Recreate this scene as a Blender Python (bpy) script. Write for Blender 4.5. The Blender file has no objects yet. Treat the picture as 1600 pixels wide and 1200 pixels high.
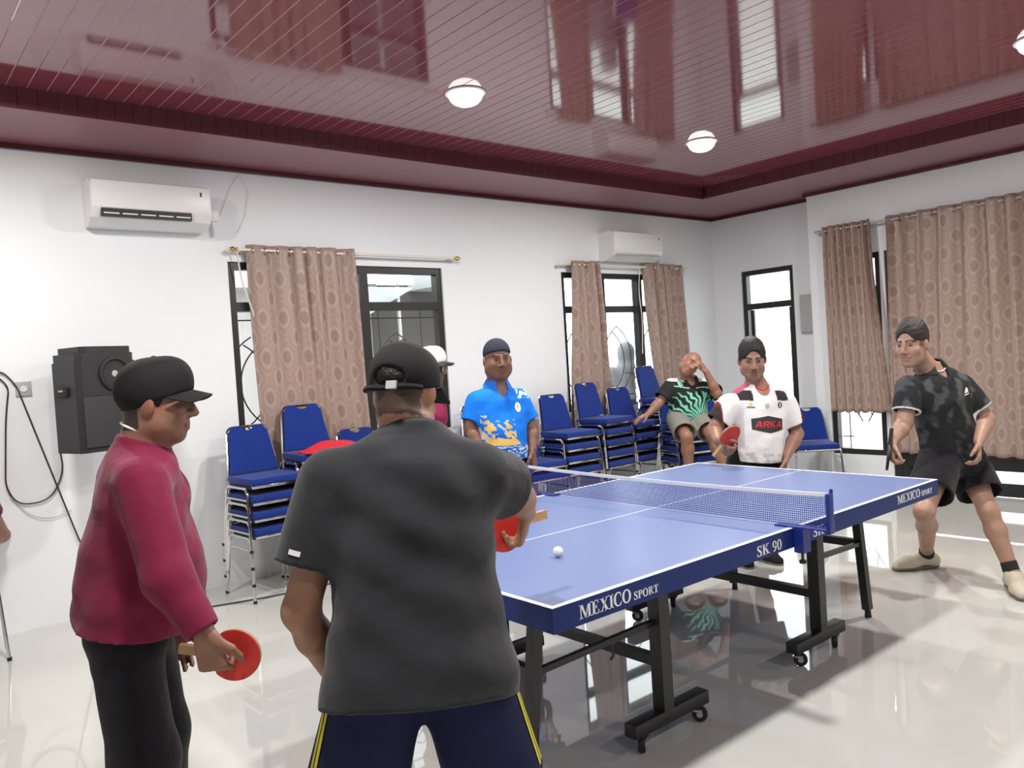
import bpy, bmesh, math, random
import numpy as np
from mathutils import Vector, Matrix
from mathutils.bvhtree import BVHTree

random.seed(7)
scene = bpy.context.scene
C = scene.collection

# ------------------------------------------------------------------ camera
CAM = np.array([-1.59316, -1.78914, 1.51574])
CAMR = np.array([[0.7655388, -0.6403548, -0.0624192],      # right
                 [0.0666727, -0.0175373, 0.9976208],       # up
                 [0.6399259, 0.7678790, -0.0292687]])      # forward
FPX = 1250.0
cam_data = bpy.data.cameras.new('camera')
cam_data.sensor_width = 36.0
cam_data.lens = FPX * 36.0 / 1600.0
cam_data.clip_start = 0.05
cam = bpy.data.objects.new('camera', cam_data)
C.objects.link(cam)
m4 = Matrix.Identity(4)
for i in range(3):
    m4[i][0] = CAMR[0][i]; m4[i][1] = CAMR[1][i]; m4[i][2] = -CAMR[2][i]; m4[i][3] = CAM[i]
cam.matrix_world = m4
scene.camera = cam

# ------------------------------------------------------------------ world, exposure
world = bpy.data.worlds.new('world')
scene.world = world
world.use_nodes = True
bg = world.node_tree.nodes['Background']
bg.inputs[0].default_value = (0.93, 0.97, 1.0, 1)
bg.inputs[1].default_value = 5.0
scene.view_settings.view_transform = 'Standard'
scene.view_settings.look = 'None'
scene.view_settings.gamma = 1.0
scene.view_settings.use_curve_mapping = False
scene.view_settings.exposure = 0.0
LAMP_W = 55.0
scene.cycles.max_bounces = 8
scene.cycles.diffuse_bounces = 4
scene.cycles.glossy_bounces = 4
scene.cycles.transparent_max_bounces = 12
scene.cycles.caustics_reflective = False
scene.cycles.caustics_refractive = False
scene.cycles.sample_clamp_indirect = 6.0

# ------------------------------------------------------------------ survey helper: pixel + depth -> world point
def W(u, v, d):
    return CAM + d * (CAMR.T @ np.array([(u - 800) / FPX, -(v - 600) / FPX, 1.0]))
def camdir(r, u, f):
    d = CAMR.T @ np.array([r, u, f], float)
    return d / np.linalg.norm(d)

# ------------------------------------------------------------------ materials
MATS = {}
def nodes_of(name):
    m = bpy.data.materials.new(name); m.use_nodes = True
    nt = m.node_tree; b = nt.nodes['Principled BSDF']
    MATS[name] = m
    return m, nt, b
def N(nt, t, **kw):
    n = nt.nodes.new(t)
    for k, v in kw.items(): setattr(n, k, v)
    return n
def mat(name, col, rough=0.5, metal=0.0, spec=0.5, bump=0.0, bscale=60.0, var=0.0, vscale=4.0, coat=0.0, trans=0.0, bstretch=None, alpha=1.0, sheen=0.0):
    m, nt, b = nodes_of(name)
    b.inputs['Base Color'].default_value = (*col, 1)
    b.inputs['Roughness'].default_value = rough
    b.inputs['Metallic'].default_value = metal
    b.inputs['Specular IOR Level'].default_value = spec
    b.inputs['Coat Weight'].default_value = coat
    b.inputs['Coat Roughness'].default_value = 0.05
    b.inputs['Transmission Weight'].default_value = trans
    b.inputs['Alpha'].default_value = alpha
    if sheen: b.inputs['Sheen Weight'].default_value = sheen
    tc = N(nt, 'ShaderNodeTexCoord')
    if var > 0:
        nz = N(nt, 'ShaderNodeTexNoise'); nz.inputs['Scale'].default_value = vscale; nz.inputs['Detail'].default_value = 4
        nt.links.new(tc.outputs['Object'], nz.inputs['Vector'])
        mx = N(nt, 'ShaderNodeMix', data_type='RGBA')
        mx.inputs[6].default_value = (*[max(0, c * (1 - var)) for c in col], 1)
        mx.inputs[7].default_value = (*[min(1, c * (1 + var)) for c in col], 1)
        nt.links.new(nz.outputs['Fac'], mx.inputs[0]); nt.links.new(mx.outputs[2], b.inputs['Base Color'])
    if bump > 0:
        nz = N(nt, 'ShaderNodeTexNoise'); nz.inputs['Scale'].default_value = bscale; nz.inputs['Detail'].default_value = 3
        src = tc.outputs['Object']
        if bstretch:
            mp = N(nt, 'ShaderNodeMapping'); mp.inputs['Scale'].default_value = bstretch
            nt.links.new(src, mp.inputs['Vector']); src = mp.outputs['Vector']
        nt.links.new(src, nz.inputs['Vector'])
        bp = N(nt, 'ShaderNodeBump'); bp.inputs['Strength'].default_value = bump; bp.inputs['Distance'].default_value = 0.02
        nt.links.new(nz.outputs['Fac'], bp.inputs['Height']); nt.links.new(bp.outputs['Normal'], b.inputs['Normal'])
    return m
def mat_attr(name, rough=0.7, spec=0.3, bump=0.25, bscale=14.0):
    """material whose colour is a per-vertex dye / skin tone attribute"""
    m = mat(name, (0.5, 0.5, 0.5), rough, spec=spec, bump=bump, bscale=bscale)
    nt = m.node_tree; b = nt.nodes['Principled BSDF']
    a = N(nt, 'ShaderNodeAttribute', attribute_name='dye')
    nt.links.new(a.outputs['Color'], b.inputs['Base Color'])
    return m
def mat_emit(name, col, s):
    m, nt, b = nodes_of(name)
    b.inputs['Base Color'].default_value = (0.8, 0.8, 0.8, 1)
    b.inputs['Emission Color'].default_value = (*col, 1); b.inputs['Emission Strength'].default_value = s
    return m

mat('wall_paint', (0.80, 0.825, 0.85), 0.6, var=0.02, vscale=1.2, bump=0.05, bscale=90)
mat('pvc_red', (0.230, 0.048, 0.064), 0.08, spec=0.75, var=0.10, vscale=2.0, coat=0.35)
mat('pvc_riser', (0.120, 0.030, 0.040), 0.45, spec=0.35, var=0.08, vscale=3.0)
mat('pvc_red_matt', (0.24, 0.075, 0.095), 0.3, spec=0.6, var=0.08, vscale=3.0)
mat('pvc_trim', (0.085, 0.016, 0.024), 0.3)
mat('frame_black', (0.018, 0.017, 0.016), 0.35, spec=0.5)
mat('iron_black', (0.02, 0.02, 0.02), 0.5)
mat('steel_black', (0.013, 0.0135, 0.013), 0.38, spec=0.5)
mat('chrome', (0.78, 0.78, 0.77), 0.10, metal=1.0)
mat('gold', (0.62, 0.46, 0.18), 0.25, metal=1.0)
mat('rod_white', (0.72, 0.70, 0.64), 0.3)
mat('plastic_white', (0.80, 0.80, 0.78), 0.35)
mat('plastic_grey', (0.42, 0.43, 0.43), 0.5)
mat('vent_dark', (0.03, 0.03, 0.032), 0.5)
mat('speaker_black', (0.016, 0.016, 0.018), 0.48, bump=0.15, bscale=300)
mat('speaker_grille', (0.030, 0.030, 0.033), 0.6, bump=0.4, bscale=500)
mat('rubber_black', (0.012, 0.012, 0.012), 0.6)
mat('cable_black', (0.03, 0.03, 0.032), 0.5)
mat('chair_blue', (0.007, 0.030, 0.215), 0.85, spec=0.2, var=0.15, vscale=30, bump=0.2, bscale=400, sheen=0.15)
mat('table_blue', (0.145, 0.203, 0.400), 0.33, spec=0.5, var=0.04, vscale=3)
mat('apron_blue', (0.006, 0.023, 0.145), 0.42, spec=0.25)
mat('line_white', (0.82, 0.85, 0.86), 0.4)
mat('net_post_blue', (0.012, 0.026, 0.22), 0.35)
mat('rubber_red', (0.62, 0.035, 0.028), 0.5)
mat('rubber_dark', (0.015, 0.014, 0.014), 0.5)
mat('paddle_wood', (0.46, 0.28, 0.13), 0.45, var=0.2, vscale=40)
mat('ball_white', (0.85, 0.85, 0.82), 0.45)
mat('cloth_red', (0.55, 0.012, 0.030), 0.75, bump=0.3, bscale=25)
mat('paper', (0.74, 0.80, 0.76), 0.7)
mat('outside_wall', (0.60, 0.55, 0.54), 0.8, var=0.06, vscale=2)
mat('outside_dark', (0.10, 0.085, 0.08), 0.8)
mat('outside_ground', (0.45, 0.46, 0.43), 0.9, var=0.1, vscale=3)
mat('galvanised', (0.55, 0.54, 0.55), 0.28, metal=0.9, var=0.2, vscale=5)
mat('screw_yellow', (0.55, 0.45, 0.05), 0.4)
mat_emit('lamp_glow', (1.0, 0.97, 0.93), 3.2)
# polished floor
m, nt, b = nodes_of('floor_granite')
b.inputs['Roughness'].default_value = 0.025; b.inputs['Specular IOR Level'].default_value = 0.8
tc = N(nt, 'ShaderNodeTexCoord')
nz = N(nt, 'ShaderNodeTexNoise'); nz.inputs['Scale'].default_value = 2.2; nz.inputs['Detail'].default_value = 6
nt.links.new(tc.outputs['Object'], nz.inputs['Vector'])
mx = N(nt, 'ShaderNodeMix', data_type='RGBA')
mx.inputs[6].default_value = (0.53, 0.535, 0.495, 1); mx.inputs[7].default_value = (0.60, 0.605, 0.565, 1)
nt.links.new(nz.outputs['Fac'], mx.inputs[0]); nt.links.new(mx.outputs[2], b.inputs['Base Color'])
# window glass: thin, clear, reflecting
m, nt, b = nodes_of('glass')
nt.nodes.remove(b)
tr = N(nt, 'ShaderNodeBsdfTransparent'); tr.inputs[0].default_value = (0.95, 0.97, 0.96, 1)
gl = N(nt, 'ShaderNodeBsdfGlossy'); gl.inputs['Roughness'].default_value = 0.02
lw = N(nt, 'ShaderNodeLayerWeight'); pw_ = N(nt, 'ShaderNodeMath', operation='POWER'); pw_.inputs[1].default_value = 4.0
fr = N(nt, 'ShaderNodeMath', operation='MULTIPLY_ADD'); fr.inputs[1].default_value = 0.5; fr.inputs[2].default_value = 0.03
nt.links.new(lw.outputs['Facing'], pw_.inputs[0]); nt.links.new(pw_.outputs[0], fr.inputs[0])
mxs = N(nt, 'ShaderNodeMixShader')
nt.links.new(fr.outputs[0], mxs.inputs[0]); nt.links.new(tr.outputs[0], mxs.inputs[1]); nt.links.new(gl.outputs[0], mxs.inputs[2])
nt.links.new(mxs.outputs[0], nt.nodes['Material Output'].inputs[0])
# net mesh: woven threads with open holes (from the UV map, metres)
m, nt, b = nodes_of('net_mesh')
b.inputs['Base Color'].default_value = (0.030, 0.030, 0.23, 1); b.inputs['Roughness'].default_value = 0.9; b.inputs['Specular IOR Level'].default_value = 0.0
uv = N(nt, 'ShaderNodeUVMap'); sp = N(nt, 'ShaderNodeSeparateXYZ'); nt.links.new(uv.outputs[0], sp.inputs[0])
outs = []
for ax in (0, 1):
    mu = N(nt, 'ShaderNodeMath', operation='MULTIPLY'); mu.inputs[1].default_value = 1 / 0.009
    nt.links.new(sp.outputs[ax], mu.inputs[0])
    fr_ = N(nt, 'ShaderNodeMath', operation='FRACT'); nt.links.new(mu.outputs[0], fr_.inputs[0])
    lt = N(nt, 'ShaderNodeMath', operation='LESS_THAN'); lt.inputs[1].default_value = 0.24
    nt.links.new(fr_.outputs[0], lt.inputs[0]); outs.append(lt.outputs[0])
mxm = N(nt, 'ShaderNodeMath', operation='MAXIMUM'); nt.links.new(outs[0], mxm.inputs[0]); nt.links.new(outs[1], mxm.inputs[1])
nt.links.new(mxm.outputs[0], b.inputs['Alpha'])
# curtain: satin jacquard with an ogee pattern (UV in metres of cloth)
def curtain_mat(name, ca, cb, cd):
    m, nt, b = nodes_of(name)
    b.inputs['Roughness'].default_value = 0.42; b.inputs['Specular IOR Level'].default_value = 0.4
    uv = N(nt, 'ShaderNodeUVMap'); sp = N(nt, 'ShaderNodeSeparateXYZ'); nt.links.new(uv.outputs[0], sp.inputs[0])
    def mth(op, a, bb=None):
        n = N(nt, 'ShaderNodeMath', operation=op)
        for i, x in enumerate((a, bb)):
            if x is None: continue
            if isinstance(x, (int, float)): n.inputs[i].default_value = x
            else: nt.links.new(x, n.inputs[i])
        return n.outputs[0]
    g = mth('ADD', mth('COSINE', mth('MULTIPLY', sp.outputs[0], math.pi/0.115)), mth('MULTIPLY', mth('COSINE', mth('MULTIPLY', sp.outputs[1], 2*math.pi/0.30)), 0.97))
    p = mth('MULTIPLY', mth('ABSOLUTE', g), 0.5)
    cr = N(nt, 'ShaderNodeValToRGB')
    cr.color_ramp.elements[0].position = 0.0; cr.color_ramp.elements[0].color = (*[0.5*(x+y) for x, y in zip(ca, cd)], 1)
    cr.color_ramp.elements[1].position = 1.0; cr.color_ramp.elements[1].color = (*cd, 1)
    for pos, cc in ((0.05, cb), (0.12, ca), (0.36, ca), (0.52, cb), (0.68, cb), (0.80, cd)):
        e = cr.color_ramp.elements.new(pos); e.color = (*cc, 1)
    nt.links.new(p, cr.inputs[0]); nt.links.new(cr.outputs[0], b.inputs['Base Color'])
    return m
curtain_mat('curtain_brown', (0.340, 0.243, 0.206), (0.392, 0.294, 0.252), (0.292, 0.201, 0.166))
mat('curtain_lining', (0.30, 0.22, 0.18), 0.7)

# ------------------------------------------------------------------ mesh helpers
class MB:
    def __init__(s): s.v = []; s.f = []; s.uv = None
    def add(s, vs, fs):
        o = len(s.v); s.v += [tuple(map(float, p)) for p in vs]; s.f += [tuple(i + o for i in f) for f in fs]; return s
    def box(s, lo, hi, bev=0.0):
        x0, y0, z0 = lo; x1, y1, z1 = hi
        if bev <= 0:
            return s.add([(x0,y0,z0),(x1,y0,z0),(x1,y1,z0),(x0,y1,z0),(x0,y0,z1),(x1,y0,z1),(x1,y1,z1),(x0,y1,z1)],
                  [(0,3,2,1),(4,5,6,7),(0,1,5,4),(1,2,6,5),(2,3,7,6),(3,0,4,7)])
        bm = bmesh.new(); bmesh.ops.create_cube(bm, size=1.0)
        for v in bm.verts:
            v.co = Vector(((x0+x1)/2 + v.co.x*(x1-x0), (y0+y1)/2 + v.co.y*(y1-y0), (z0+z1)/2 + v.co.z*(z1-z0)))
        bmesh.ops.bevel(bm, geom=bm.edges[:], offset=bev, segments=2, affect='EDGES', profile=0.6)
        bm.verts.index_update()
        vs = [v.co[:] for v in bm.verts]; fs = [tuple(v.index for v in f.verts) for f in bm.faces]; bm.free()
        return s.add(vs, fs)
    def obox(s, c, ax, half):
        c = np.array(c, float); ax = np.array(ax, float)
        vs = [c + sum(sg[i]*half[i]*ax[i] for i in range(3)) for sg in
              [(-1,-1,-1),(1,-1,-1),(1,1,-1),(-1,1,-1),(-1,-1,1),(1,-1,1),(1,1,1),(-1,1,1)]]
        return s.add(vs, [(0,3,2,1),(4,5,6,7),(0,1,5,4),(1,2,6,5),(2,3,7,6),(3,0,4,7)])
    def bar(s, a, b, w, h, up=(0,0,1)):
        a = np.array(a, float); b = np.array(b, float); d = b - a; L = np.linalg.norm(d); d /= L
        r = np.cross(d, up); r /= np.linalg.norm(r); u = np.cross(r, d)
        return s.obox((a+b)/2, (d, r, u), (L/2, w/2, h/2))
    def tube(s, pts, r, n=8, closed=False, cap=True):
        P = np.array(pts, float); m = len(P); rr = np.full(m, r) if np.isscalar(r) else np.array(r, float)
        T = np.zeros_like(P)
        for i in range(m):
            a = P[(i-1) % m] if (closed or i > 0) else P[i]; b = P[(i+1) % m] if (closed or i < m-1) else P[i]
            T[i] = (b - a) / (np.linalg.norm(b - a) + 1e-12)
        nrm = np.cross(T[0], (0,0,1)) if abs(T[0][2]) < 0.9 else np.cross(T[0], (1,0,0)); nrm /= np.linalg.norm(nrm)
        vs = []
        for i in range(m):
            nrm = nrm - T[i]*np.dot(nrm, T[i]); nrm /= np.linalg.norm(nrm); bn = np.cross(T[i], nrm)
            for k in range(n):
                a = 2*math.pi*k/n; vs.append(P[i] + rr[i]*(math.cos(a)*nrm + math.sin(a)*bn))
        fs = []
        for i in range(m if closed else m-1):
            j = (i+1) % m
            for k in range(n):
                k2 = (k+1) % n; fs.append((i*n+k, i*n+k2, j*n+k2, j*n+k))
        if cap and not closed:
            fs.append(tuple(range(n-1, -1, -1))); fs.append(tuple((m-1)*n + k for k in range(n)))
        return s.add(vs, fs)
    def lathe(s, prof, c=(0,0,0), n=20, axis=(0,0,1)):
        ax = np.array(axis, float); ax /= np.linalg.norm(ax)
        e1 = np.cross(ax, (0,0,1)) if abs(ax[2]) < .9 else np.cross(ax, (1,0,0)); e1 /= np.linalg.norm(e1); e2 = np.cross(ax, e1)
        c = np.array(c, float); vs = []
        for r, z in prof:
            for k in range(n):
                a = 2*math.pi*k/n; vs.append(c + z*ax + r*(math.cos(a)*e1 + math.sin(a)*e2))
        fs = []
        for i in range(len(prof)-1):
            for k in range(n):
                k2 = (k+1) % n; fs.append((i*n+k, i*n+k2, (i+1)*n+k2, (i+1)*n+k))
        fs.append(tuple(range(n-1, -1, -1))); fs.append(tuple((len(prof)-1)*n + k for k in range(n)))
        return s.add(vs, fs)
    def prism(s, poly, fr, depth):
        """extrude a 2-D polygon; fr = (origin, ex, ey, ez)"""
        o, ex, ey, ez = [np.array(t, float) for t in fr]; n = len(poly)
        vs = [o + x*ex + y*ey for x, y in poly] + [o + x*ex + y*ey + depth*ez for x, y in poly]
        fs = [tuple(range(n-1, -1, -1)), tuple(range(n, 2*n))] + [(i, (i+1) % n, n+(i+1) % n, n+i) for i in range(n)]
        return s.add(vs, fs)
    def build(s, name, material, parent=None, smooth=False, uv=None, loc=None):
        me = bpy.data.meshes.new(name); me.from_pydata(s.v, [], s.f)
        if uv is not None:
            l = me.uv_layers.new(name='UVMap')
            for lp in me.loops: l.data[lp.index].uv = uv[lp.vertex_index]
        me.materials.append(MATS[material])
        bm = bmesh.new(); bm.from_mesh(me); bmesh.ops.recalc_face_normals(bm, faces=bm.faces[:]); bm.to_mesh(me); bm.free()
        if smooth:
            me.polygons.foreach_set('use_smooth', [True]*len(me.polygons))
            try: me.set_sharp_from_angle(angle=math.radians(42))
            except Exception: pass
        o = bpy.data.objects.new(name, me); C.objects.link(o)
        if parent is not None: o.parent = parent
        if loc is not None: o.location = loc
        return o
def fillet(pts, r, n=5):
    P = [np.array(p, float) for p in pts]; out = [P[0]]
    for i in range(1, len(P)-1):
        a, b, c = P[i-1], P[i], P[i+1]
        u = (a-b); w = (c-b); lu, lw = np.linalg.norm(u), np.linalg.norm(w); rr = min(r, .49*lu, .49*lw)
        p0 = b + u/lu*rr; p1 = b + w/lw*rr
        for k in range(n+1):
            t = k/n; out.append((1-t)**2*p0 + 2*t*(1-t)*b + t*t*p1)
    out.append(P[-1]); return out
def tag(o, label, cat, group=None, kind=None):
    o['label'] = label; o['category'] = cat
    if group: o['group'] = group
    if kind: o['kind'] = kind
    return o
def thing(name, label, cat, loc=(0,0,0), rotz=0.0, group=None):
    o = bpy.data.objects.new(name, None); C.objects.link(o); o.empty_display_size = 0.1
    o.location = loc; o.rotation_euler = (0, 0, rotz)
    return tag(o, label, cat, group)
def struct(o):
    o['kind'] = 'structure'; return o
def dup(root, loc, rotz, label, group=None):
    def cp(o, par):
        c = o.copy(); C.objects.link(c); c.parent = par
        for ch in o.children: cp(ch, c)
        return c
    r = cp(root, None); r.location = loc; r.rotation_euler = (0, 0, rotz); r['label'] = label
    if group: r['group'] = group
    return r
# ================================================================== THE ROOM
YW, XB, XR, YJ = 4.10, 6.35, 6.62, 2.69       # left wall, bumped-out right wall, recessed right wall, y of the jog
X0, Y0 = -4.3, -5.2                            # walls behind the camera
ZS, ZC = 3.08, 3.20                            # soffit and main ceiling heights
SI_Y, SI_X, SI_X0, SI_Y0 = 3.35, 5.45, -3.5, -4.4

fl = struct(MB().box((X0-.15, Y0-.15, -.12), (XR+.15, YW+.15, 0)).build('floor', 'floor_granite'))

def holed(name, axis, at, th, a0, a1, z0, z1, holes, sign=1):
    """wall at axis=at, thickness th away from the room, spanning a0..a1 and z0..z1, with rectangular holes (a,b,za,zb)"""
    A = sorted({a0, a1, *[h[0] for h in holes], *[h[1] for h in holes]}); Z = sorted({z0, z1, *[h[2] for h in holes], *[h[3] for h in holes]})
    mb = MB()
    for i in range(len(A)-1):
        for j in range(len(Z)-1):
            ca, cz = (A[i]+A[i+1])/2, (Z[j]+Z[j+1])/2
            if any(h[0] < ca < h[1] and h[2] < cz < h[3] for h in holes): continue
            t0, t1 = (at, at+th) if th > 0 else (at+th, at)
            if axis == 'y': mb.box((A[i], t0, Z[j]), (A[i+1], t1, Z[j+1]))
            else: mb.box((t0, A[i], Z[j]), (t1, A[i+1], Z[j+1]))
    return struct(mb.build(name, 'wall_paint'))
W1 = (0.646, 2.58, 0.95, 2.38); W2 = (4.05, 5.87, 0.95, 2.38); W3 = (3.05, 3.72, 0.55, 2.39)
W4 = (1.95, 2.53, 0.33, 2.37); D1 = (-0.60, 1.90, 0.0, 2.37)
holed('wall_left', 'y', YW, .15, X0-.15, XR+.15, 0, 3.35, [W1, W2])
holed('wall_right_recess', 'x', XR, .15, YJ-.15, YW, 0, 3.35, [W3])
holed('wall_right', 'x', XB, .15, Y0-.15, YJ, 0, 3.35, [W4, D1])
struct(MB().box((XB+.15, YJ-.15, 0), (XR, YJ, 3.35)).build('wall_right_return', 'wall_paint'))
holed('wall_back', 'y', Y0, -.15, X0-.15, XB+.15, 0, 3.35, [])
holed('wall_near', 'x', X0, -.15, Y0-.15, YW, 0, 3.35, [])

# --- ceiling: raised centre of glossy red PVC planks, lower border around it
ce = struct(MB().box((SI_X0-.02, SI_Y0-.02, ZC+.002), (SI_X+.02, SI_Y+.02, ZC+.05)).build('ceiling', 'pvc_trim'))
ML = 'pvc_groove_highlight'; mat(ML, (0.52, 0.33, 0.36), 0.4)  # pale backing colour stands in for the highlight along plank grooves
ce.data.materials[0] = MATS[ML]
pw = 0.1
mb = MB(); g = 0.0022; c = 0.0018
prof = [(g, ZC+.012), (g, ZC+c), (g+c, ZC), (pw-g-c, ZC), (pw-g, ZC+c), (pw-g, ZC+.012)]
mb.prism(prof, ((0, SI_Y0, 0), (1,0,0), (0,0,1), (0,1,0)), SI_Y-SI_Y0)
p0 = mb.build('ceiling_plank', 'pvc_red', ce); p0.location.x = SI_X0
k = 1
while SI_X0 + k*pw < SI_X - .01:
    o = p0.copy(); C.objects.link(o); o.parent = ce; o.location.x = SI_X0 + k*pw; k += 1
# border soffit (four boxes), risers of short vertical planks, dark wall moulding
bo = MB()
bo.box((X0, SI_Y, ZS), (XR, YW, ZS+.02)).box((SI_X, YJ, ZS), (XR, SI_Y, ZS+.02)).box((SI_X, SI_Y0, ZS), (XB, YJ, ZS+.02))
bo.box((X0, SI_Y0, ZS), (SI_X0, SI_Y, ZS+.02)).box((X0, Y0, ZS), (XB, SI_Y0, ZS+.02))
bd = struct(bo.build('ceiling_border', 'pvc_red_matt'))
def riser(n, origin, ex, L):
    mb = MB().prism([(.0006, 0), (.0006, .008), (.0026, .010), (pw-.0026, .010), (pw-.0006, .008), (pw-.0006, 0)],
                    ((0,0,ZS), (1,0,0), (0,1,0), (0,0,1)), ZC-ZS)
    for i in range(int(L/pw)):
        if i == 0:
            first = mb.build('riser_plank', 'pvc_riser', bd); o = first
        else:
            o = first.copy(); C.objects.link(o); o.parent = bd
        o.location = (origin[0]+ex[0]*i*pw, origin[1]+ex[1]*i*pw, 0); o.rotation_euler = (0, 0, math.atan2(ex[1], ex[0]))
riser('riser_plank', (SI_X, SI_Y), (-1, 0), SI_X-SI_X0)     # along the left wall, facing the room
riser('riser_plank', (SI_X, SI_Y0), (0, 1), SI_Y-SI_Y0)     # along the right wall
struct(MB().box((X0, SI_Y, ZS+.02), (XR, YW, ZC+.06)).box((SI_X, Y0, ZS+.02), (XR, SI_Y, ZC+.06))
       .box((X0, Y0, ZS+.02), (SI_X0, SI_Y, ZC+.06)).box((SI_X0, Y0, ZS+.02), (SI_X, SI_Y0, ZC+.06)).build('ceiling_border_core', 'pvc_trim'))
def trim(n, a, b):
    lo = (min(a[0], b[0]), min(a[1], b[1]), ZS-.035); hi = (max(a[0], b[0]), max(a[1], b[1]), ZS)
    struct(MB().box(lo, hi).build('trim_%d' % n, 'pvc_trim'))
trim(1, (X0, YW-.03), (XR, YW)); trim(2, (XR-.03, YJ), (XR, YW-.03)); trim(3, (XB, YJ), (XR-.03, YJ+.03)); trim(4, (XB-.03, Y0), (XB, YJ+.03))
trim(5, (X0, Y0), (XB-.03, Y0+.03)); trim(6, (X0, Y0+.03), (X0+.03, YW-.03))

# --- downlights
spots = [(1.5, 2.2, 'round ceiling downlight above the black T-shirt player, nearest the camera'),
         (3.9, 2.2, 'round ceiling downlight in the far corner of the raised ceiling'),
         (-1.08, 2.62, 'round ceiling downlight at the top left edge of the picture')]
spots += [(x, y, 'round ceiling downlight %s' % w) for x, y, w in ((1.5, -.2, 'directly over the near half of table'), (3.9, -.2, 'over the young player, outside the picture'), (-.9, -.2, 'over the camera side of the table'), (1.5, -2.6, 'added for fill behind the camera, middle of three'), (3.9, -2.6, 'added for fill behind the camera, near right wall'), (-.9, -2.6, 'added for fill behind the camera, leftmost of three'))]  # last three: unseen lamps added to fill the sides facing the camera
for x, y, lab in spots:
    t = thing('downlight', lab, 'ceiling light', (x, y, ZC), 0, 'round downlights')
    MB().lathe([(.122, 0.004), (.130, -.002), (.126, -.008), (.112, -.010), (.110, -.004)], n=28).build('ring', 'plastic_white', t, True)
    MB().lathe([(.110, -.004), (.108, -.022), (.098, -.044), (.080, -.062), (.055, -.074), (.028, -.080), (.001, -.082)], n=28).build('diffuser', 'lamp_glow', t, True)
    ld = bpy.data.lights.new('downlight_lamp', 'AREA'); ld.shape = 'DISK'; ld.size = 0.21; ld.energy = LAMP_W if y > -1 else LAMP_W*.4; ld.color = (1.0, 0.975, 0.94)
    lo = bpy.data.objects.new('downlight_lamp', ld); C.objects.link(lo); lo.parent = t; lo.location = (0, 0, -.088)

# ------------------------------------------------------------------ windows and doors
def window(n, axis, at, hole, vert, horiz, fw=.055, sash=True, panes=True):
    """black aluminium window in the hole (a0,a1,z0,z1); vert/horiz = mullion positions"""
    a0, a1, z0, z1 = hole
    r = bpy.data.objects.new('window_%d' % n, None); C.objects.link(r); struct(r)
    def bx(p, q, d0=.02, d1=.10):
        t0, t1 = at+d0, at+d1
        return ((p[0], t0, p[1]), (q[0], t1, q[1])) if axis == 'y' else ((t0, p[0], p[1]), (t1, q[0], q[1]))
    def part(name, p, q, m='frame_black', **k): return MB().box(*bx(p, q, **k)).build(name, m, r)
    part('window_frame', (a0, z0), (a0+fw, z1)); part('window_frame', (a1-fw, z0), (a1, z1))
    part('window_frame', (a0+fw, z1-fw), (a1-fw, z1)); part('window_frame', (a0+fw, z0), (a1-fw, z0+fw))
    vs = [a0+fw] + list(vert) + [a1-fw]
    for v, w in [(v, .04) for v in vert]: part('mullion', (v-w, z0+fw), (v+w, z1-fw))
    zs = [z0+fw] + list(horiz) + [z1-fw]
    ed = [(a0+fw, None)] 
    spans = []
    cur = a0+fw
    for v in vert: spans.append((cur, v-.04)); cur = v+.04
    spans.append((cur, a1-fw))
    for s0, s1 in spans:
        cz = z0+fw
        zz = []
        for h in horiz: zz.append((cz, h-.035)); part('transom', (s0, h-.035), (s1, h+.035)); cz = h+.035
        zz.append((cz, z1-fw))
        for q0, q1 in zz:
            part('pane', (s0, q0), (s1, q1), 'glass', d0=.055, d1=.061)
    return r
def grille(parent, axis, at, pts_list, r=.006):
    for pts in pts_list:
        P = [(p[0], at, p[1]) if axis == 'y' else (at, p[0], p[1]) for p in pts]
        MB().tube(P, r, 6).build('grille_bar', 'iron_black', parent, True)
def arc(cx, cz, r, a0, a1, n=14, sx=1.0):
    return [(cx + sx*r*math.cos(math.radians(a0+(a1-a0)*i/n)), cz + r*math.sin(math.radians(a0+(a1-a0)*i/n))) for i in range(n+1)]
w1 = window(1, 'y', YW, W1, (1.20, 1.79), (2.045,))
g1 = [[(.68, 1.95), (2.55, 1.95)], [(.68, 1.06), (2.55, 1.06)]]
for x in (1.06, 1.36, 1.62, 1.97, 2.40): g1.append([(x, .98), (x, 2.02)])
for cx in (.93, 1.62, 2.22):
    g1 += [arc(cx-.28, 1.45, .42, -62, 62), arc(cx+.10, 1.45, .42, 118, 242), arc(cx-.34, 1.45, .36, -60, 60), arc(cx+.16, 1.45, .36, 120, 240)]
grille(w1, 'y', YW+.125, g1)
w2 = window(2, 'y', YW, W2, (4.66, 5.26), (2.00,))
g2 = [[(4.08, 1.06), (5.84, 1.06)]]
for cx in (4.36, 4.96, 5.56):
    g2 += [arc(cx-.20, 1.45, .42, -62, 62), arc(cx+.20, 1.45, .42, 118, 242), arc(cx-.26, 1.45, .36, -60, 60)]
g2 += [[(x, 1.0), (x, 1.96)] for x in (4.14, 4.74, 5.34)]
grille(w2, 'y', YW+.125, g2)
w3 = window(3, 'x', XR, W3, (), (1.97,))
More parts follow.
